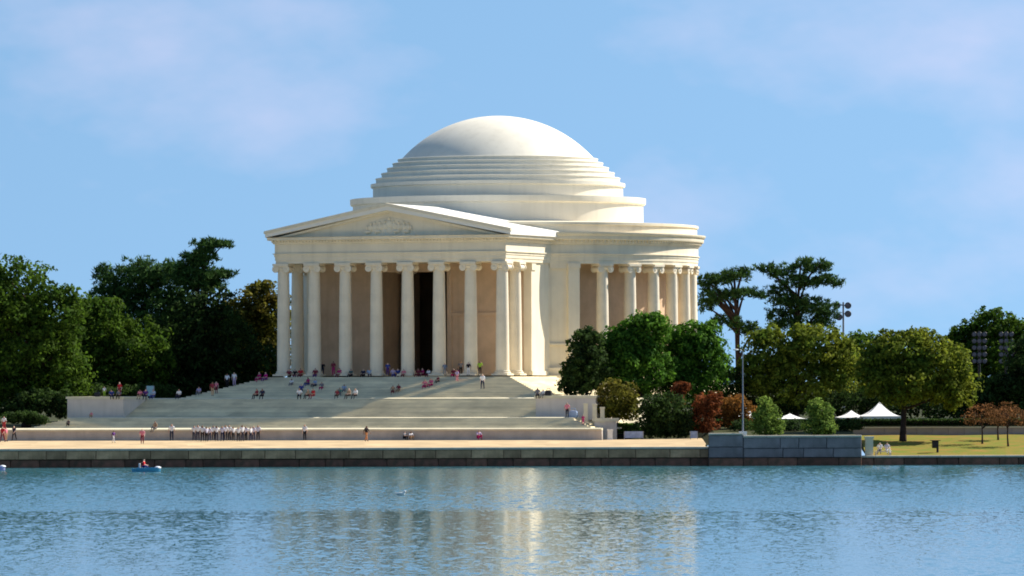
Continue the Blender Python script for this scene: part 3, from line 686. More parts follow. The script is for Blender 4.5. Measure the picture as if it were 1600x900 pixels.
tree('shrub', 'orange shrub behind the slender lamp pole', 'shrub', 637, [(1148, 634, 26, 16), (1165, 645, 18, 14), (1135, 645, 16, 14), (1150, 660, 22, 12)], 1148, M_leaf_o, 3800, .15, .4, .22, group='shrubs right of the steps', trunk_r=.09)
tree('shrub', 'bright green bush above the block wall near the lamp pole', 'shrub', 616, [(1198, 650, 22, 20), (1200, 668, 28, 16), (1195, 630, 9, 10)], 1198, M_leaf_y, 4200, .14, .4, .3, group='shrubs right of the steps', trunk_r=.07)
tree('shrub', 'bright green bush above the right half of the block wall', 'shrub', 616, [(1280, 648, 22, 20), (1282, 668, 28, 15), (1276, 632, 12, 8)], 1280, M_leaf_y, 4200, .14, .4, .3, group='shrubs right of the steps', trunk_r=.07)
tree('shrub', 'dark shrub between the two bright green bushes', 'shrub', 632, [(1240, 668, 24, 12), (1325, 668, 26, 13), (1160, 668, 20, 11)], 1240, M_leaf_k, 3500, .15, .4, .35, group='shrubs right of the steps', trunk_r=.06)
# red-leaved saplings on the lawn
for x, D, bl, lab in ((1533, 627.5, [(1535, 645, 26, 14), (1520, 655, 18, 9), (1550, 655, 16, 8)], 'red-leaved sapling nearest the dark box on the lawn'),
                      (1558, 633, [(1560, 650, 20, 12), (1575, 640, 16, 10)], 'small red-leaved sapling farther back, middle of the three'),
                      (1575, 624.5, [(1580, 648, 26, 12), (1598, 655, 18, 10), (1565, 660, 14, 7)], 'red-leaved sapling at the right edge nearest the water')):
    tree('sapling', lab, 'tree', D, bl, x, M_leaf_s, 900, .11, .45, .2, group='red-leaved saplings on the lawn', trunk_r=.11, limbs=12)

# clipped hedges
def hedge(label, p0, p1, z0, z1, th, m=M_leaf_k, n=6000):
    SEED[0] += 1; rng = np.random.default_rng(SEED[0]); p0, p1 = np.array(p0, float), np.array(p1, float)
    root = empty('hedge', ((p0[0] + p1[0]) / 2, (p0[1] + p1[1]) / 2, z0)); tag(root, label, 'hedge')
    d = p1 - p0; L = np.linalg.norm(d); d /= L; nn = np.array([-d[1], d[0]])
    t = rng.uniform(0, L, n); face = rng.integers(0, 3, n)
    a = np.where(face == 0, -th / 2, np.where(face == 1, th / 2, rng.uniform(-th / 2, th / 2, n))); z = np.where(face == 2, z1, rng.uniform(z0, z1, n))
    P = np.stack([p0[0] + d[0] * t + nn[0] * a, p0[1] + d[1] * t + nn[1] * a, z], 1) + rng.normal(size=(n, 3)) * .06
    N_ = sph(n, rng); N_[:, 2] += .4; N_ /= np.linalg.norm(N_, axis=1, keepdims=True)
    link('foliage', leaf_mesh('foliage', P - np.array(root.location), N_, .13, m, .6, rng), root)
    c = MB().prism([tuple(p0[:2] - nn * (th / 2 - .1) - np.array(root.location)[:2]), tuple(p1 - nn * (th / 2 - .1) - np.array(root.location)[:2]), tuple(p1 + nn * (th / 2 - .1) - np.array(root.location)[:2]), tuple(p0 + nn * (th / 2 - .1) - np.array(root.location)[:2])], 0, z1 - z0 - .08)
    c.build('inner_twigs', M_bark, root)
hx = lambda x, D: px(x, 0, D).x
hedge('long dark clipped hedge above the pale wall behind the lawn', (hx(1300, 643), 643), (hx(1680, 643), 643), 4.0, 4.75, 1.2, n=9000)
hedge('short clipped hedge behind the orange shrub and bushes', (hx(1110, 642), 642), (hx(1298, 642), 642), 3.7, 4.75, 1.2, n=6000)
hedge('low hedge strip right of the sunlit portico steps', ax(37, 28.5)[:2], ax(24, 28.5)[:2], 7.33, 7.95, 1.6, M_leaf_a, 4000)
hedge('small hedge beside the cream posts at the right of the steps', (hx(944, 641), 641), (hx(1000, 641), 641), 3.4, 4.35, 1.0, M_leaf_d, 2500)

# ------------------------------------------------------------------ street furniture and small built things
wr = empty('garden_wall', (hx(1480, 640.6), 640.6, 2.9)); tag(wr, 'low pale pink wall behind the lawn', 'wall')
n = 14; x0, x1 = XR0 + .5 - wr.location.x, hx(1680, 640.6) - wr.location.x; w = (x1 - x0) / n
me = MB().cbox(-w / 2 + .01, w / 2 - .01, -.2, .2, 0, .95, .02).mesh('wall_panel', M_pale_wall); me2 = MB().box(-w / 2, w / 2, -.26, .26, .95, 1.07).mesh('coping_stone', M_coping)
for i in range(n):
    o = link('wall_panel', me, wr); o.location = (x0 + (i + .5) * w, 0, 0); o = link('coping_stone', me2, wr); o.location = (x0 + (i + .5) * w, 0, 0)

def marquee(label, x, D, wpx, ybase, yeave, ytop, dep=5.0):
    c = px(x, ybase, D); e_ = px(x, yeave, D).z - c.z; t_ = px(x, ytop, D).z - c.z; hw = wpx / 2 * D / F
    root = empty('marquee_tent', (c.x, D, c.z)); tag(root, label, 'tent', 'white marquees behind the trees')
    b = MB(); n = 6; prof = []
    for i in range(n + 1):
        q = i / n; s_ = 1 - q; prof.append((s_, e_ + (t_ - e_) * q ** 1.7))
    vs = []; fs = []
    for s_, z in prof: vs += [(-hw * s_, -dep * s_, z), (hw * s_, -dep * s_, z), (hw * s_, dep * s_, z), (-hw * s_, dep * s_, z)]
    for q in range(n):
        for i in range(4): fs.append((q * 4 + i, q * 4 + (i + 1) % 4, (q + 1) * 4 + (i + 1) % 4, (q + 1) * 4 + i))
    b.add(vs, fs).build('canopy', M_tent, root)
    for sx in (-1, 1):
        for sy in (-1, 1): MB().tube([(sx * hw * .97, sy * dep * .97, -.3), (sx * hw * .97, sy * dep * .97, e_)], [.06, .06], 6).build('pole', M_white, root)
    MB().box(-hw, hw, dep - .05, dep, -.3, e_).build('back_panel', M_tent, root)
    MB().box(-hw - .01, hw + .01, -dep - .03, -dep + .03, e_ - .5, e_ + .02).build('valance', M_tent, root)
marquee('big white peaked marquee behind the hedge at the lawn', 1374, 680, 60, 662, 650, 628)
marquee('small white marquee between golden tree and bright bush', 1330, 684, 44, 662, 652, 641)
marquee('white marquee glimpsed behind the orange shrub', 1160, 656, 60, 662, 652, 632)
marquee('white marquee glimpsed between the two bright green bushes', 1234, 656, 50, 662, 654, 646)

# slender lamp pole on the wall
def lamp_pole():
    p = Vector((XB, SW - .95, 3.36)); root = empty('lamp_post', p); tag(root, 'slender grey lamp post rising from the blue-grey wall', 'lamp post')
    top = px(1157, 548, SW).z - p.z
    MB().box(-.42, .42, -.28, .5, 0, .42).build('plinth', M_white, root)
    MB().tube([(0, 0, .4), (0, 0, top * .5), (0, 0, top)], [.09, .07, .05], 10).build('pole', M_steel, root)
    MB().tube([(0, 0, top - .1), (-.25, 0, top + .12), (-.55, 0, top + .1)], [.045, .04, .04], 8).build('arm', M_steel, root)
    h = MB().ell((-.75, 0, top + .1), (.32, .16, .10), 12, 6).build('lamp_head', M_white, root)
lamp_pole()
def mast(x, D, ytop, ybase, heads, label, group=None, m=M_steel, r=.12, sz=.5, frame=False):
    bpt = px(x, 0, D); z0 = land_i(bpt.x, D); root = empty('floodlight_mast', (bpt.x, D, z0)); tag(root, label, 'floodlight', group)
    k = D / F; top = px(x, ytop, D).z - z0
    MB().tube([(0, 0, -.2), (0, 0, top * .5), (0, 0, top)], [r * 1.5, r * 1.2, r], 10).build('pole', m, root)
    rows = {}
    for hx_, hy in heads:
        dx = (hx_ - x) * k; z = px(hx_, hy, D).z - z0; rows.setdefault(round(z, 2), []).append(dx)
        h = MB().lathe([(.02, -.3 * sz), (.35 * sz, -.25 * sz), (.62 * sz, .35 * sz), (.58 * sz, .42 * sz), (.02, .40 * sz)], 12).build('lamp_head', M_dark, root)
        h.location = (dx, -.25, z); h.rotation_euler = (math.radians(100), 0, 0)
        l_ = MB().lathe([(.001, .45 * sz), (.42 * sz, .44 * sz), (.54 * sz, .40 * sz)], 12).build('lens', M_lens, h)
    for z, ds in rows.items():
        d0, d1 = min(ds + [0]), max(ds + [0]); MB().box(d0 - .12, d1 + .12, -.06, .06, z - .06, z + .06).build('crossarm', m, root)
mast(1318, 760, 472, 520, [(1308, 477), (1325, 477), (1325, 490), (1311, 495)], 'tall light mast with dark floodlights beside the ragged pine', sz=.75)
for x, lab in ((1530, 'left of two dark floodlight racks among the right trees'), (1572, 'right of two dark floodlight racks among the right trees')):
    mast(x, 700, 517, 600, [(x + dx, 522 + 10.5 * j) for j in range(5) for dx in (-8, 0, 8)], lab, 'floodlight racks at the right edge', M_dark, .14, .55)
# park grill / litter bin on lawn
g = px(1461, 708, 616.5); z0 = land(g.x, 616.5) + .05
rt = empty('litter_bin', (g.x, 616.5, z0)); tag(rt, 'black square litter box on a post on the lawn', 'litter bin')
MB().tube([(.25, 0, -.1), (.25, 0, .6)], [.13, .13], 8).build('post', M_dark, rt)
MB().lathe([(.02, .5), (.42, .5), (.47, .55), (.5, 1.25), (.44, 1.3), (.38, 1.22), (.02, 1.2)], 4, a0=math.pi / 4, a1=2.25 * math.pi, smooth=False).build('box', M_dark, rt)
MB().box(-.55, .55, -.5, .5, 1.3, 1.37).build('lid', M_dark, rt)
# info panel left on the landing
def panel(name, label, cat, p, w, h, zb, m_face, m_post, rz=-TH):
    rt = empty(name, p, rz); tag(rt, label, cat)
    for sx in (-1, 1): MB().box(sx * w / 2 - .04, sx * w / 2 + .04, -.03, .05, 0, zb + h).build('post', m_post, rt)
    MB().box(-w / 2 + .045, w / 2 - .045, -.02, .03, zb, zb + h).build('board', m_face, rt)
M_teal = mat('pale teal board', (0.30, 0.50, 0.55), .4, .05, 1.0)
M_bluew = mat('blue white board', (0.34, 0.42, 0.62), .5, .2, 2.0)
pt = ax(45.0, -26.2, 7.34); panel('information_board', 'pale teal information board at the top left of the steps', 'sign', pt, .95, 1.2, .35, M_teal, M_steel)
q = px(990, 683, 629.5); panel('information_board', 'blue and white notice board below the near-black shrub', 'sign', (q.x, 629.5, 2.72), 2.1, .75, .2, M_bluew, M_steel, 0)
q = px(1084, 683, 629.5); panel('information_board', 'small grey-blue notice board beside the rusty shrub', 'sign', (q.x, 629.5, 2.72), .8, .8, .15, M_bluew, M_steel, 0)
q = px(953, 681, 628.8); rt = empty('white_pillar', (q.x, 628.8, 2.73)); tag(rt, 'white square pillar at the right end of the lowest terrace wall', 'pillar')
MB().box(-.34, .34, -.3, .3, 0, .12).build('base', M_white, rt); MB().box(-.28, .28, -.24, .24, .12, 1.05).build('shaft', M_white, rt); MB().box(-.35, .35, -.31, .31, 1.05, 1.18).build('cap', M_white, rt)
# cream posts and slabs right of the steps
for x, y0, y1, D, lab in ((915, 655, 630, 636, 'cream stone post nearest the right cheek wall'), (929, 657, 631, 635.5, 'bright cream stone post left of the olive shrub'), (941, 652, 636, 635, 'short pale post on the cream slab by the olive shrub')):
    a_, b_ = px(x, y0, D), px(x, y1, D); hh = b_.z - a_.z; rt = empty('stone_post', (a_.x, D, a_.z)); tag(rt, lab, 'post', 'cream stone posts')
    MB().box(-.24, .24, -.24, .24, -.6, hh - .15).build('shaft', M_cream, rt); MB().box(-.3, .3, -.3, .3, hh - .15, hh).build('cap', M_cream, rt)
a_ = px(946, 657, 635.3); rt = empty('stone_slab', (a_.x, 635.3, 4.0)); tag(rt, 'cream stone slab bench below the olive shrub', 'bench')
MB().box(-1.5, 1.5, -.6, .6, .75, 1.1).build('seat', M_cream, rt)
MB().box(-1.25, 1.25, -.45, .45, -1.6, .75).build('plinth', M_cheek, rt)
# pedestal pieces at the wall end
a_ = px(1356, 0, 612.6); rt = empty('stone_pier', (a_.x + .12, 612.7, 1.0)); tag(rt, 'pale stone pier at the end of the blue-grey wall', 'pier')
MB().box(-.42, .42, -.5, .5, -.4, 1.95).build('shaft', M_nosing, rt); MB().box(-.5, .5, -.58, .58, 1.95, 2.2).build('cap', M_nosing, rt)
rt = empty('stone_bench', (a_.x + 1.7, 613.6, 1.1)); tag(rt, 'pale stone bench beside the pier at the wall end', 'bench')
MB().box(-.95, .95, -.3, .3, .38, .52).build('seat', M_nosing, rt)
for sx in (-1, 1): MB().box(sx * .75 - .12, sx * .75 + .12, -.25, .25, -.2, .38).build('leg', M_nosing, rt)
BENCH = (a_.x + 1.7, 613.6, 1.62)

# ------------------------------------------------------------------ people
POSE = {}
def pose_mesh(name, J, E, rads, headz, head):
    """skin-modifier body; J joints, E edges"""
    names = list(J); me = bpy.data.meshes.new('body'); me.from_pydata([J[k] for k in names], [(names.index(a), names.index(b_)) for a, b_ in E], [])
    ob = bpy.data.objects.new('body', me); COL.objects.link(ob)
    ob.modifiers.new('skin', 'SKIN'); ob.modifiers.new('sub', 'SUBSURF').levels = 1
    for i, k in enumerate(names):
        sv = me.skin_vertices[0].data[i]; r = rads[k]; sv.radius = r if isinstance(r, tuple) else (r, r); sv.use_root = (k == 'pelvis')
    dg = bpy.context.evaluated_depsgraph_get(); dg.update()
    res = bpy.data.meshes.new_from_object(ob.evaluated_get(dg)); bpy.data.objects.remove(ob)
    # clothing regions: 0 skin 1 top 2 bottom 3 shoe 4 hair
    seg = [(Vector(J[a]), Vector(J[b_]), a, b_) for a, b_ in E]
    def region(p):
        best, bd = None, 9e9
        for a, c, na, nb in seg:
            d = c - a; t = max(0, min(1, (p - a).dot(d) / max(d.length_squared, 1e-9))); q = (p - (a + d * t)).length
            if q < bd: bd, best, bt = q, (na, nb), t
        a, c = best; st = a + c
        if 'top' in c or 'head' in c or 'nose' in c:
            h = Vector(J['head']); return 4 if (p.z > h.z + .045 or p.y > h.y + .035) else 0
        if 'palm' in st or 'wrist' in c or 'fin' in st or 'thumb' in st: return 0
        if 'elbow' in c: return 1
        if 'toe' in c: return 3
        if 'ankle' in c or 'knee' in c or 'hip' in c: return 2
        if 'neck' in c: return 0 if bt > .55 else 1
        return 1
    for k in range(5): res.materials.append(None)
    for pl in res.polygons: pl.material_index = region(pl.center); pl.use_smooth = True
    POSE[name] = res
def make_pose(name, arm, leg, pel=.95, lean=0.0):
    """arm/leg: per side (+1,-1) joint offsets"""
    J = {}; Rr = {}
    def j(k, p, r): J[k] = p; Rr[k] = r
    y = lambda z: -lean * (z - pel)
    j('pelvis', (0, 0, pel), (.155, .115)); j('spine', (0, y(pel + .2), pel + .2), (.14, .105)); j('chest', (0, y(pel + .4), pel + .4), (.165, .115))
    j('neck', (0, y(pel + .56), pel + .56), .055); j('head', (0, y(pel + .66) - .015, pel + .66), (.078, .092)); j('top', (0, y(pel + .76), pel + .77), (.07, .085)); j('nose', (0, y(pel + .66) - .105, pel + .655), .016)
    E = [('pelvis', 'spine'), ('spine', 'chest'), ('chest', 'neck'), ('neck', 'head'), ('head', 'top'), ('head', 'nose')]
    for s_, n_ in ((1, 'R'), (-1, 'L')):
        sh = (s_ * .19, y(pel + .46), pel + .46); j('shoulder' + n_, sh, .068); E.append(('chest', 'shoulder' + n_))
        prev = 'shoulder' + n_; p = Vector(sh)
        for k, (d, r) in zip(('elbow', 'wrist', 'palm'), zip(arm[n_], (.046, .032, (.040, .022)))):
            p = p + Vector((d[0] * s_, d[1], d[2])); j(k + n_, tuple(p), r); E.append((prev + ('' if prev.endswith(n_) else n_), k + n_)); prev = k + n_
        dr = Vector(arm[n_][2]); dr.x *= s_; dr.normalize(); sd_ = dr.cross(Vector((s_, 0.0, .2))).normalized()
        for i, (off, L) in enumerate(((-.033, .062), (-.011, .078), (.011, .074), (.033, .055))):
            a = p + dr * .02 + sd_ * off; c = a + dr * L + Vector((-s_ * .012, -.008, 0)); j('fin%d' % i + n_, tuple(a), .0095); j('fintip%d' % i + n_, tuple(c), .0085); E += [('palm' + n_, 'fin%d' % i + n_), ('fin%d' % i + n_, 'fintip%d' % i + n_)]
        c = p - dr * .02 + sd_ * -.055 + Vector((-s_ * .01, -.01, 0)); j('thumb' + n_, tuple(c), .011); E.append(('palm' + n_, 'thumb' + n_))
        hp = (s_ * .09, 0, pel - .04); j('hip' + n_, hp, .095); E.append(('pelvis', 'hip' + n_)); prev = 'hip' + n_; p = Vector(hp)
        for k, (d, r) in zip(('knee', 'ankle', 'toe'), zip(leg[n_], (.066, .046, (.045, .032)))):
            p = p + Vector((d[0] * s_, d[1], d[2])); j(k + n_, tuple(p), r); E.append((prev, k + n_)); prev = k + n_
    pose_mesh(name, J, E, Rr, 0, 0)
A_dn = [(.07, .02, -.28), (.01, -.05, -.25), (-.01, -.02, -.07)]
make_pose('stand', {'R': A_dn, 'L': A_dn}, {'R': [(.01, -.01, -.41), (.01, .03, -.41), (.02, -.17, -.055)], 'L': [(.01, -.01, -.41), (.01, .03, -.41), (.02, -.17, -.055)]})
make_pose('walk', {'R': [(.05, -.12, -.25), (-.01, -.16, -.19), (0, -.05, -.05)], 'L': [(.05, .12, -.25), (.0, .0, -.25), (0, -.02, -.07)]},
          {'R': [(.0, .10, -.40), (.0, .18, -.37), (.0, -.15, -.08)], 'L': [(.0, -.16, -.38), (.0, -.06, -.41), (.0, -.16, -.05)]}, .94, .05)
A_lap = [(.07, -.06, -.26), (-.10, -.22, -.06), (-.02, -.07, -.02)]
make_pose('sit', {'R': A_lap, 'L': A_lap}, {'R': [(.03, -.42, .10), (.01, -.03, -.44), (.02, -.16, -.05)], 'L': [(.05, -.42, .08), (.0, -.06, -.43), (.02, -.16, -.05)]}, .12, .08)
A_knee = [(.06, -.12, -.22), (-.06, -.24, .0), (-.02, -.07, -.02)]
make_pose('crouch', {'R': A_knee, 'L': A_knee}, {'R': [(.06, -.34, .28), (.0, .05, -.46), (.02, -.16, -.03)], 'L': [(.07, -.33, .28), (.0, .04, -.46), (.02, -.16, -.03)]}, .30, .12)
CL = {}
def cloth(rgb):
    if rgb not in CL: CL[rgb] = mat('cloth %02d' % len(CL), rgb, .85, .08, 6.0, spec=.15)
    return CL[rgb]
SKINS = [mat('skin %d' % i, c, .6, .05, 4.0) for i, c in enumerate(((.55, .33, .24), (.42, .25, .17), (.60, .40, .31), (.22, .12, .08)))]
HAIRS = [mat('hair %d' % i, c, .6, .1, 9.0) for i, c in enumerate(((.015, .010, .008), (.05, .028, .015), (.20, .12, .05), (.02, .015, .012)))]
SHOE = mat('shoe', (.03, .025, .025), .6, .1, 5.0)
WH, BK, RD, PK, MG, BU, LB, GR, TN, DR, NV, YG, LI, OR, PU = ((.78, .78, .80), (.015, .014, .02), (.50, .03, .04), (.70, .22, .28), (.42, .02, .14), (.05, .07, .28), (.35, .45, .62), (.22, .22, .24), (.42, .28, .18), (.20, .03, .05), (.02, .025, .06), (.35, .55, .05), (.50, .40, .58), (.60, .25, .10), (.13, .05, .22))
def prom_at(x, y):
    p = px(x, y, 640)
    Y = SW + 1.0
    while Y < t1_front(px(x, y, Y).x) - .7:
        p = px(x, y, Y)
        if prom_z(Y) >= p.z: break
        Y += .05
    p = px(x, y, Y); return Vector((p.x, Y, prom_z(Y)))
def person(x, y, pose, top, bot, label, h=1.75, rz=None, group=None, at=None, hair=None, skin=None):
    o = link('person', POSE[pose]); tag(o, label, 'person', group)
    p = Vector(at) if at is not None else ground_at(x, y)
    sc_ = h / 1.75
    o.location = p; o.scale = (sc_ * 1.14, sc_ * 1.14, sc_)
    o.rotation_euler = (0, 0, R.uniform(-1.3, 1.3) if rz is None else rz)
    ms = [SKINS[R.randrange(4)] if skin is None else SKINS[skin], cloth(top), cloth(bot), SHOE, HAIRS[R.randrange(4)] if hair is None else HAIRS[hair]]
    if bot == 'shorts': pass
    for i, m in enumerate(ms): o.material_slots[i].link = 'OBJECT'; o.material_slots[i].material = m
    return o
# mesh slots need a material so that object slots exist
ORD = ['leftmost', 'second', 'third', 'fourth', 'fifth', 'sixth', 'seventh', 'eighth', 'ninth', 'tenth', 'eleventh', 'twelfth', 'thirteenth', 'fourteenth', 'fifteenth', 'sixteenth', 'last']
xs_row = [303, 309, 316, 322, 327, 333, 338, 347, 352, 358, 364, 372, 378, 384, 391, 396, 403]
for i, x in enumerate(xs_row):
    lab = 'person in white shirt and dark trousers, %s from left in the standing row' % ORD[i] if 0 < i < 16 else ('person in white shirt at the left end of the standing row' if i == 0 else 'person in white shirt at the right end of the standing row')
    person(x, 687.5 + R.uniform(-.6, .9), 'stand', R.choice([WH, WH, WH, (.62, .60, .72)]), R.choice([BK, BK, NV]), lab, R.uniform(1.62, 1.85), R.uniform(-.8, .8), 'white-shirted people standing in a row', at=prom_at(x, 689 + R.uniform(-1, .7)))
G_P, G_S, G_O = 'people on the promenade', 'people on the steps', 'people up at the portico'
prom = [(268, 688, 'stand', WH, NV, 'dark-haired person in white leaning just left of the white-shirted row', 1.95),
        (177, 692, 'walk', PU, WH, 'small person in purple top and white trousers walking on the left promenade', 1.4),
        (222, 694, 'walk', PK, DR, 'person in pink top and dark red shorts walking on the promenade', 1.75),
        (476, 688, 'stand', WH, BK, 'lone person in white shirt and black trousers right of the row', 1.85),
        (572, 690, 'walk', BK, OR, 'person in dark top with orange legs walking mid promenade', 1.8),
        (631, 686, 'crouch', GR, BK, 'crouching person in grey, left of the pair on the promenade', 1.7),
        (641, 686, 'crouch', WH, TN, 'crouching person in white, right of the pair on the promenade', 1.7),
        (747, 687, 'crouch', LI, MG, 'person in lilac top sitting alone low on the promenade', 1.9),
        (4, 691, 'walk', RD, DR, 'person in red at the very left edge of the promenade', 1.8),
        (9, 690, 'stand', PK, TN, 'person in pink beside the left edge of the promenade', 1.7),
        (22, 689, 'walk', NV, BK, 'dark-clothed person rightmost of the group at the left edge', 1.75)]
for x, y, po, a, c, lab, h in prom: person(x, y, po, a, c, lab, h, None, G_P, at=prom_at(x, y))
stp = [(243, 671, 'sit', TN, GR, 'person in tan sitting on the lowest terrace edge', 1.75),
       (107, 668, 'crouch', NV, BK, 'person in navy crouching at the left end of the lower steps', 1.3),
       (6, 671.5, 'stand', WH, RD, 'person in white cap top standing on the terrace at the left edge', 1.5),
       (174, 649, 'sit', BU, NV, 'person in blue sitting low beside the left cheek wall', 1.7),
       (186, 647, 'sit', GR, BK, 'person in grey sitting right of the blue one by the left cheek wall', 1.7),
       (143, 654, 'crouch', PK, TN, 'person in pale pink sitting in front of the left cheek wall', 1.2),
       (163, 634, 'stand', WH, YG, 'person in bright white at the top of the left cheek wall', 1.2),
       (187, 633, 'stand', RD, DR, 'person in red standing by the top of the left cheek wall', 1.75),
       (219, 633, 'sit', PK, TN, 'person in pink, leftmost of the trio on the upper left steps', 1.7),
       (228, 634, 'sit', PU, NV, 'person in purple in the middle of the trio on the upper left steps', 1.8),
       (240, 633, 'sit', LB, BU, 'person in light blue, rightmost of the trio on the upper left steps', 1.7),
       (280, 628, 'sit', WH, NV, 'person in white and navy sitting beside the teal board', 1.75),
       (311, 617, 'sit', LI, GR, 'person in pale lilac alone at the edge of the upper left steps', 1.7),
       (332, 626, 'walk', DR, TN, 'person in dark red standing on the left of the top flight', 1.75),
       (338, 617, 'stand', PK, DR, 'person in light pink just above the dark red one on the steps', 1.5),
       (355, 607, 'stand', WH, BK, 'person in white and black, left of a pair at the left stair edge', 1.7),
       (366, 604, 'stand', WH, LI, 'person in pale clothes, right of a pair at the left stair edge', 1.7),
       (402, 629, 'sit', DR, BK, 'person in dark red, left of the pair sitting below the magenta pair', 1.8),
       (410, 629, 'sit', NV, BK, 'person in navy, right of the pair sitting below the magenta pair', 1.8),
       (406, 595, 'sit', MG, MG, 'person in magenta left of the leftmost front column', 1.9),
       (416, 594, 'sit', (.50, .02, .22), PU, 'person in bright magenta right against the leftmost front column', 1.9),
       (468, 625, 'sit', WH, BK, 'person in white with dark trousers, lowest left of the step crowd', 1.9),
       (471, 612, 'sit', BU, NV, 'person in deep blue above the white one in the step crowd', 1.7),
       (482, 623, 'sit', TN, BK, 'person in tan next to the red one low in the step crowd', 1.7),
       (490, 622, 'sit', RD, DR, 'person in red low in the step crowd', 1.8),
       (482, 602, 'sit', MG, BU, 'person in magenta at the middle of the step crowd', 1.8),
       (493, 604, 'sit', LB, NV, 'person in light blue at the right of the magenta one', 1.8),
       (503, 607, 'sit', GR, MG, 'person in grey with magenta legs at the right of the step crowd', 1.6),
       (456, 602, 'sit', WH, GR, 'person in white and grey at the upper left of the step crowd', 1.5),
       (527, 628, 'sit', DR, BK, 'person in dark red low on the steps left of the white-shirted sitter', 1.6),
       (531, 618, 'sit', (.12, .25, .2), GR, 'person in dull green sitting above the dark red one', 1.7),
       (538, 611, 'sit', LB, GR, 'person in pale blue sitting on the mid steps', 1.6),
       (546, 624, 'sit', TN, BK, 'person in tan with black trousers in front of the third column', 1.8),
       (556, 624, 'sit', WH, BK, 'white-shirted sitter at the right of the group under the third column', 1.8),
       (614, 614, 'sit', TN, DR, 'person in tan, left of a pair under the fifth column', 1.6),
       (623, 612, 'sit', DR, TN, 'person in brownish red, right of a pair under the fifth column', 1.6),
       (664, 605, 'sit', PK, MG, 'person in pink, left of the pink pair under the sixth column', 1.8),
       (674, 604, 'sit', (.55, .12, .25), MG, 'person in deep pink, right of the pink pair under the sixth column', 1.8),
       (685, 598, 'sit', DR, BK, 'person in dark clothes just right of the pink pair', 1.4),
       (714, 598, 'walk', LI, PK, 'person in pale lilac walking on the top steps', 1.4),
       (754, 609, 'walk', WH, NV, 'person in white shirt coming down the top steps near the corner column', 1.85),
       (886, 654, 'stand', PK, BK, 'person in pink top and black trousers in front of the right cheek wall', 1.75),
       (911, 664, 'stand', MG, MG, 'child in magenta at the right end of the lower steps', 1.15),
       (840, 647, 'sit', GR, BK, 'person in grey sitting at the right end of the middle landing', 1.8),
       (849, 647, 'sit', WH, GR, 'person in white sitting next to the grey one on the middle landing', 1.5)]
for x, y, po, a, c, lab, h in stp: person(x, y, po, a, c, lab, h, -TH + R.uniform(-.6, .6), G_S)
def pf(x, s): # a point of the portico floor or its top step at photo column x
    t = (x - 800) / F; l = (CX - s * math.sin(TH) - t * (CY - s * math.cos(TH))) / (-math.cos(TH) - t * math.sin(TH)); return ax(s, l, FLOOR)
flo = [(452, 33.9, 'sit', DR, BK, 'person in dark red right of the leftmost column foot', 1.7), (461, 34.2, 'sit', BK, DR, 'person in black between first and second columns', 1.7), (470, 34.0, 'sit', RD, DR, 'person in red left of the second column foot', 1.9),
       (493, 34.4, 'sit', DR, PU, 'person in maroon in front of the second column foot', 1.9), (504, 32.5, 'stand', BK, NV, 'person in black standing right of the second column', 1.7), (521, 33.8, 'stand', DR, MG, 'person in maroon standing left of the third column', 1.8), (531, 34.1, 'sit', MG, DR, 'person in magenta at the third column foot', 1.9), (549, 34.3, 'sit', (.05, .12, .12), BK, 'person in dark teal between third and fourth columns', 1.7),
       (568, 34.1, 'sit', NV, BK, 'person in navy left of the fourth column foot', 1.7), (577, 34.2, 'sit', LB, NV, 'person in pale blue at the fourth column foot', 1.8),
       (606, 33.6, 'stand', BU, PU, 'person in blue, left of three in the dark doorway gap', 1.6), (614, 34.0, 'sit', LI, BU, 'person in lilac, middle of three in the dark doorway gap', 1.8), (622, 33.7, 'sit', BU, DR, 'person in deep blue, right of three in the dark doorway gap', 1.8), (631, 34.3, 'sit', PK, DR, 'person in pink at the fifth column foot', 1.6),
       (654, 33.9, 'sit', DR, DR, 'person in dark red left in the second dark gap', 1.8), (661, 33.5, 'sit', MG, DR, 'person in magenta middle in the second dark gap', 1.8), (670, 34.0, 'sit', WH, DR, 'person in white right in the second dark gap', 1.6),
       (695, 34.3, 'stand', (.14, .2, .3), GR, 'person in slate blue standing at the sixth column', 1.5), (709, 33.8, 'sit', DR, MG, 'person in maroon left of the seventh column', 1.7), (716, 34.0, 'sit', MG, DR, 'person in wine red by the seventh column foot', 1.7), (720, 31.5, 'stand', GR, BK, 'person in dark grey standing behind the seventh column gap', 1.75),
       (732, 34.4, 'stand', BK, WH, 'person in black top and white shorts at the seventh column', 1.6), (750, 34.2, 'stand', YG, BK, 'person in neon yellow-green top and black trousers near the corner column', 1.75)]
for x, s, po, a, c, lab, h in flo: person(x, 0, po, a, c, lab, h, -TH + R.uniform(-.7, .7), G_O, at=pf(x, s))
person(0, 0, 'sit', WH, GR, 'person in white, left of the pair on the stone bench at the wall end', 1.8, -.2, 'pair on the stone bench', at=(BENCH[0] - .35, BENCH[1] - .05, BENCH[2]))
person(0, 0, 'sit', (.6, .55, .6), WH, 'person in pale clothes, right of the pair on the stone bench', 1.8, .3, 'pair on the stone bench', at=(BENCH[0] + .4, BENCH[1] - .05, BENCH[2]))

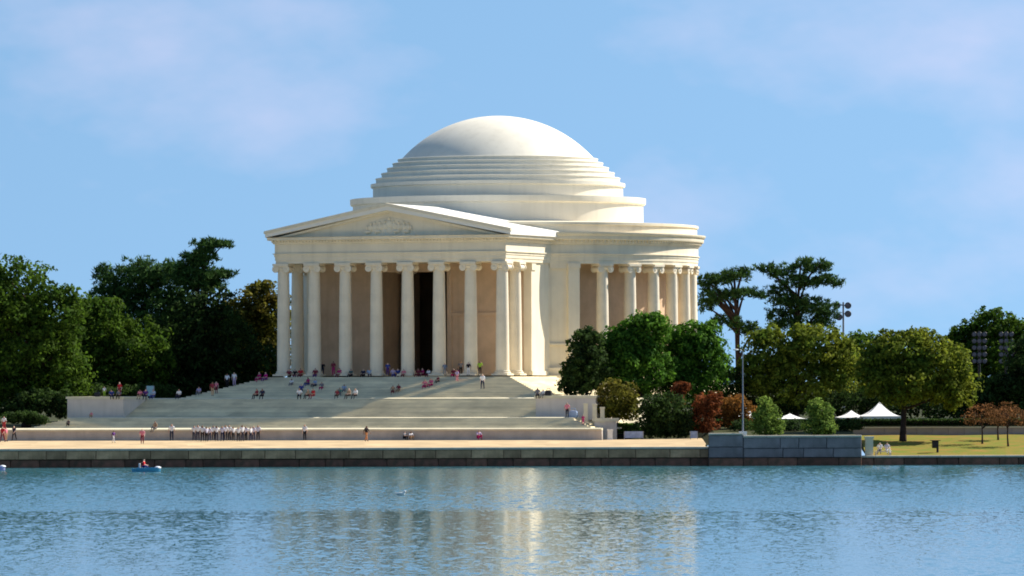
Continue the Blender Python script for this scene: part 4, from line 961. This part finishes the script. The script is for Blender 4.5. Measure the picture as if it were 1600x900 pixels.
# bags left on the steps
def bag(x, y, label, m, sc_=1.0):
    p = ground_at(x, y); rt = empty('bag', p, -TH); rt.scale = (sc_,) * 3; tag(rt, label, 'bag', 'bags on the steps')
    b = MB().lathe([(.02, 0), (.3, 0), (.34, .08), (.33, .34), (.24, .42), (.02, .44)], 4, a0=math.pi / 4, a1=2.25 * math.pi, smooth=True); b.v = [(v[0] * 1.1, v[1] * .6, v[2]) for v in b.v]; b.build('body', m, rt)
    MB().tube([(-.16, 0, .4), (-.12, 0, .58), (.12, 0, .58), (.16, 0, .4)], [.02] * 4, 6).build('handle', m, rt)
bag(152, 652, 'black bag lying in front of the left cheek wall', M_dark, 1.2)
bag(857, 649, 'dark bag on the middle landing right of the seated pair', M_dark, 1.4)
bag(896, 654, 'blue bag standing beside the person in pink', cloth(LB), 1.8)

# ------------------------------------------------------------------ pedal boats and gull
def boat(x, y, label, hull_m, bow_m, L=2.9, rz=0.0):
    yc = y + (x - 800) * ROLL; D = (HC - ZW) * F / (yc - YH); p = px(x, y, D)
    rt = empty('pedal_boat', (p.x, D, ZW), rz); tag(rt, label, 'pedal boat', 'pedal boats on the basin')
    # lofted hull along x
    n = 13; m_ = 8; vs = []; fs = []
    for i in range(n):
        t = i / (n - 1); xx = (t - .5) * L; wd = .72 * (1 - abs(2 * t - 1) ** 3.2) ** .6 + .04; zt = .30 + .22 * max(0, t - .62) / .38 + .06 * max(0, .2 - t) / .2
        for k in range(m_):
            a = math.pi * k / (m_ - 1); vs.append((xx, -wd * math.cos(a), zt - (zt + .18) * math.sin(a) ** .6 if 0 < k < m_ - 1 else zt))
    for i in range(n - 1):
        for k in range(m_ - 1): fs.append((i * m_ + k, i * m_ + k + 1, (i + 1) * m_ + k + 1, (i + 1) * m_ + k))
        fs.append((i * m_, (i + 1) * m_, (i + 1) * m_ + m_ - 1, i * m_ + m_ - 1))
    MB().add(vs, fs, True).build('hull', hull_m, rt)
    MB().ell((L * .40, 0, .40), (.36, .5, .17), 12, 6).build('bow', bow_m, rt)
    MB().box(-.62, -.12, -.55, .55, .28, .42).build('seat', bow_m, rt); MB().box(-.74, -.62, -.55, .55, .30, .86).build('backrest', bow_m, rt)
    for sy in (-1, 1): MB().box(-.95, .9, sy * .62 - .05, sy * .62 + .05, .28, .42).build('side_rail', hull_m, rt)
    MB().tube([(.45, 0, .3), (.35, 0, .62)], [.03, .03], 6).build('steering_lever', M_dark, rt)
    return rt, p.x, D
M_pb = mat('pale blue hull', (.10, .38, .55), .3, .05, 1.0); M_pw = mat('white hull', (.80, .82, .85), .3, .03, 1.0); M_pv = mat('lavender hull', (.45, .42, .70), .3, .05, 1.0)
rt, X, D = boat(228, 737, 'pale blue pedal boat with white bow carrying two people in red', M_pb, M_pw, 3.0)
person(0, 0, 'sit', (.65, .02, .03), BU, 'person in red vest, nearer one in the pale blue pedal boat', 1.7, math.pi / 2 + .1, 'pair in the pedal boat', at=(X - .32, D - .30, ZW + .43))
person(0, 0, 'sit', (.65, .03, .04), BK, 'person in red vest, farther one in the pale blue pedal boat', 1.75, math.pi / 2 - .2, 'pair in the pedal boat', at=(X - .30, D + .30, ZW + .43))
rt, X, D = boat(-13, 735, 'lavender and white pedal boat cut off by the left edge', M_pv, M_pw, 2.8)
person(0, 0, 'sit', PU, BK, 'person in purple in the boat at the left edge', 1.7, math.pi / 2, 'pair in the edge boat', at=(X - .3, D, ZW + .43))
yc = 774 - 174 * ROLL; D = (HC - ZW) * F / (yc - YH); p = px(626, 774, D)
rt = empty('floating_gull', (p.x, D, ZW)); rt.scale = (1.5, 1.5, 1.5); tag(rt, 'small white gull floating on the open water', 'bird')
b = MB().ell((0, 0, .06), (.22, .11, .10), 12, 8); b.ell((.20, 0, .20), (.07, .06, .065), 10, 6); b.tube([(.14, 0, .08), (.19, 0, .19)], [.07, .05], 8); b.tube([(-.18, 0, .08), (-.34, 0, .12)], [.07, .015], 6); b.build('body', M_white, rt)
MB().tube([(.26, 0, .195), (.33, 0, .18)], [.018, .004], 6).build('beak', cloth(OR), rt)
MB().ell((-.06, -.09, .10), (.2, .03, .06), 10, 5).build('wing', M_white, rt); MB().ell((-.06, .09, .10), (.2, .03, .06), 10, 5).build('wing', M_white, rt)
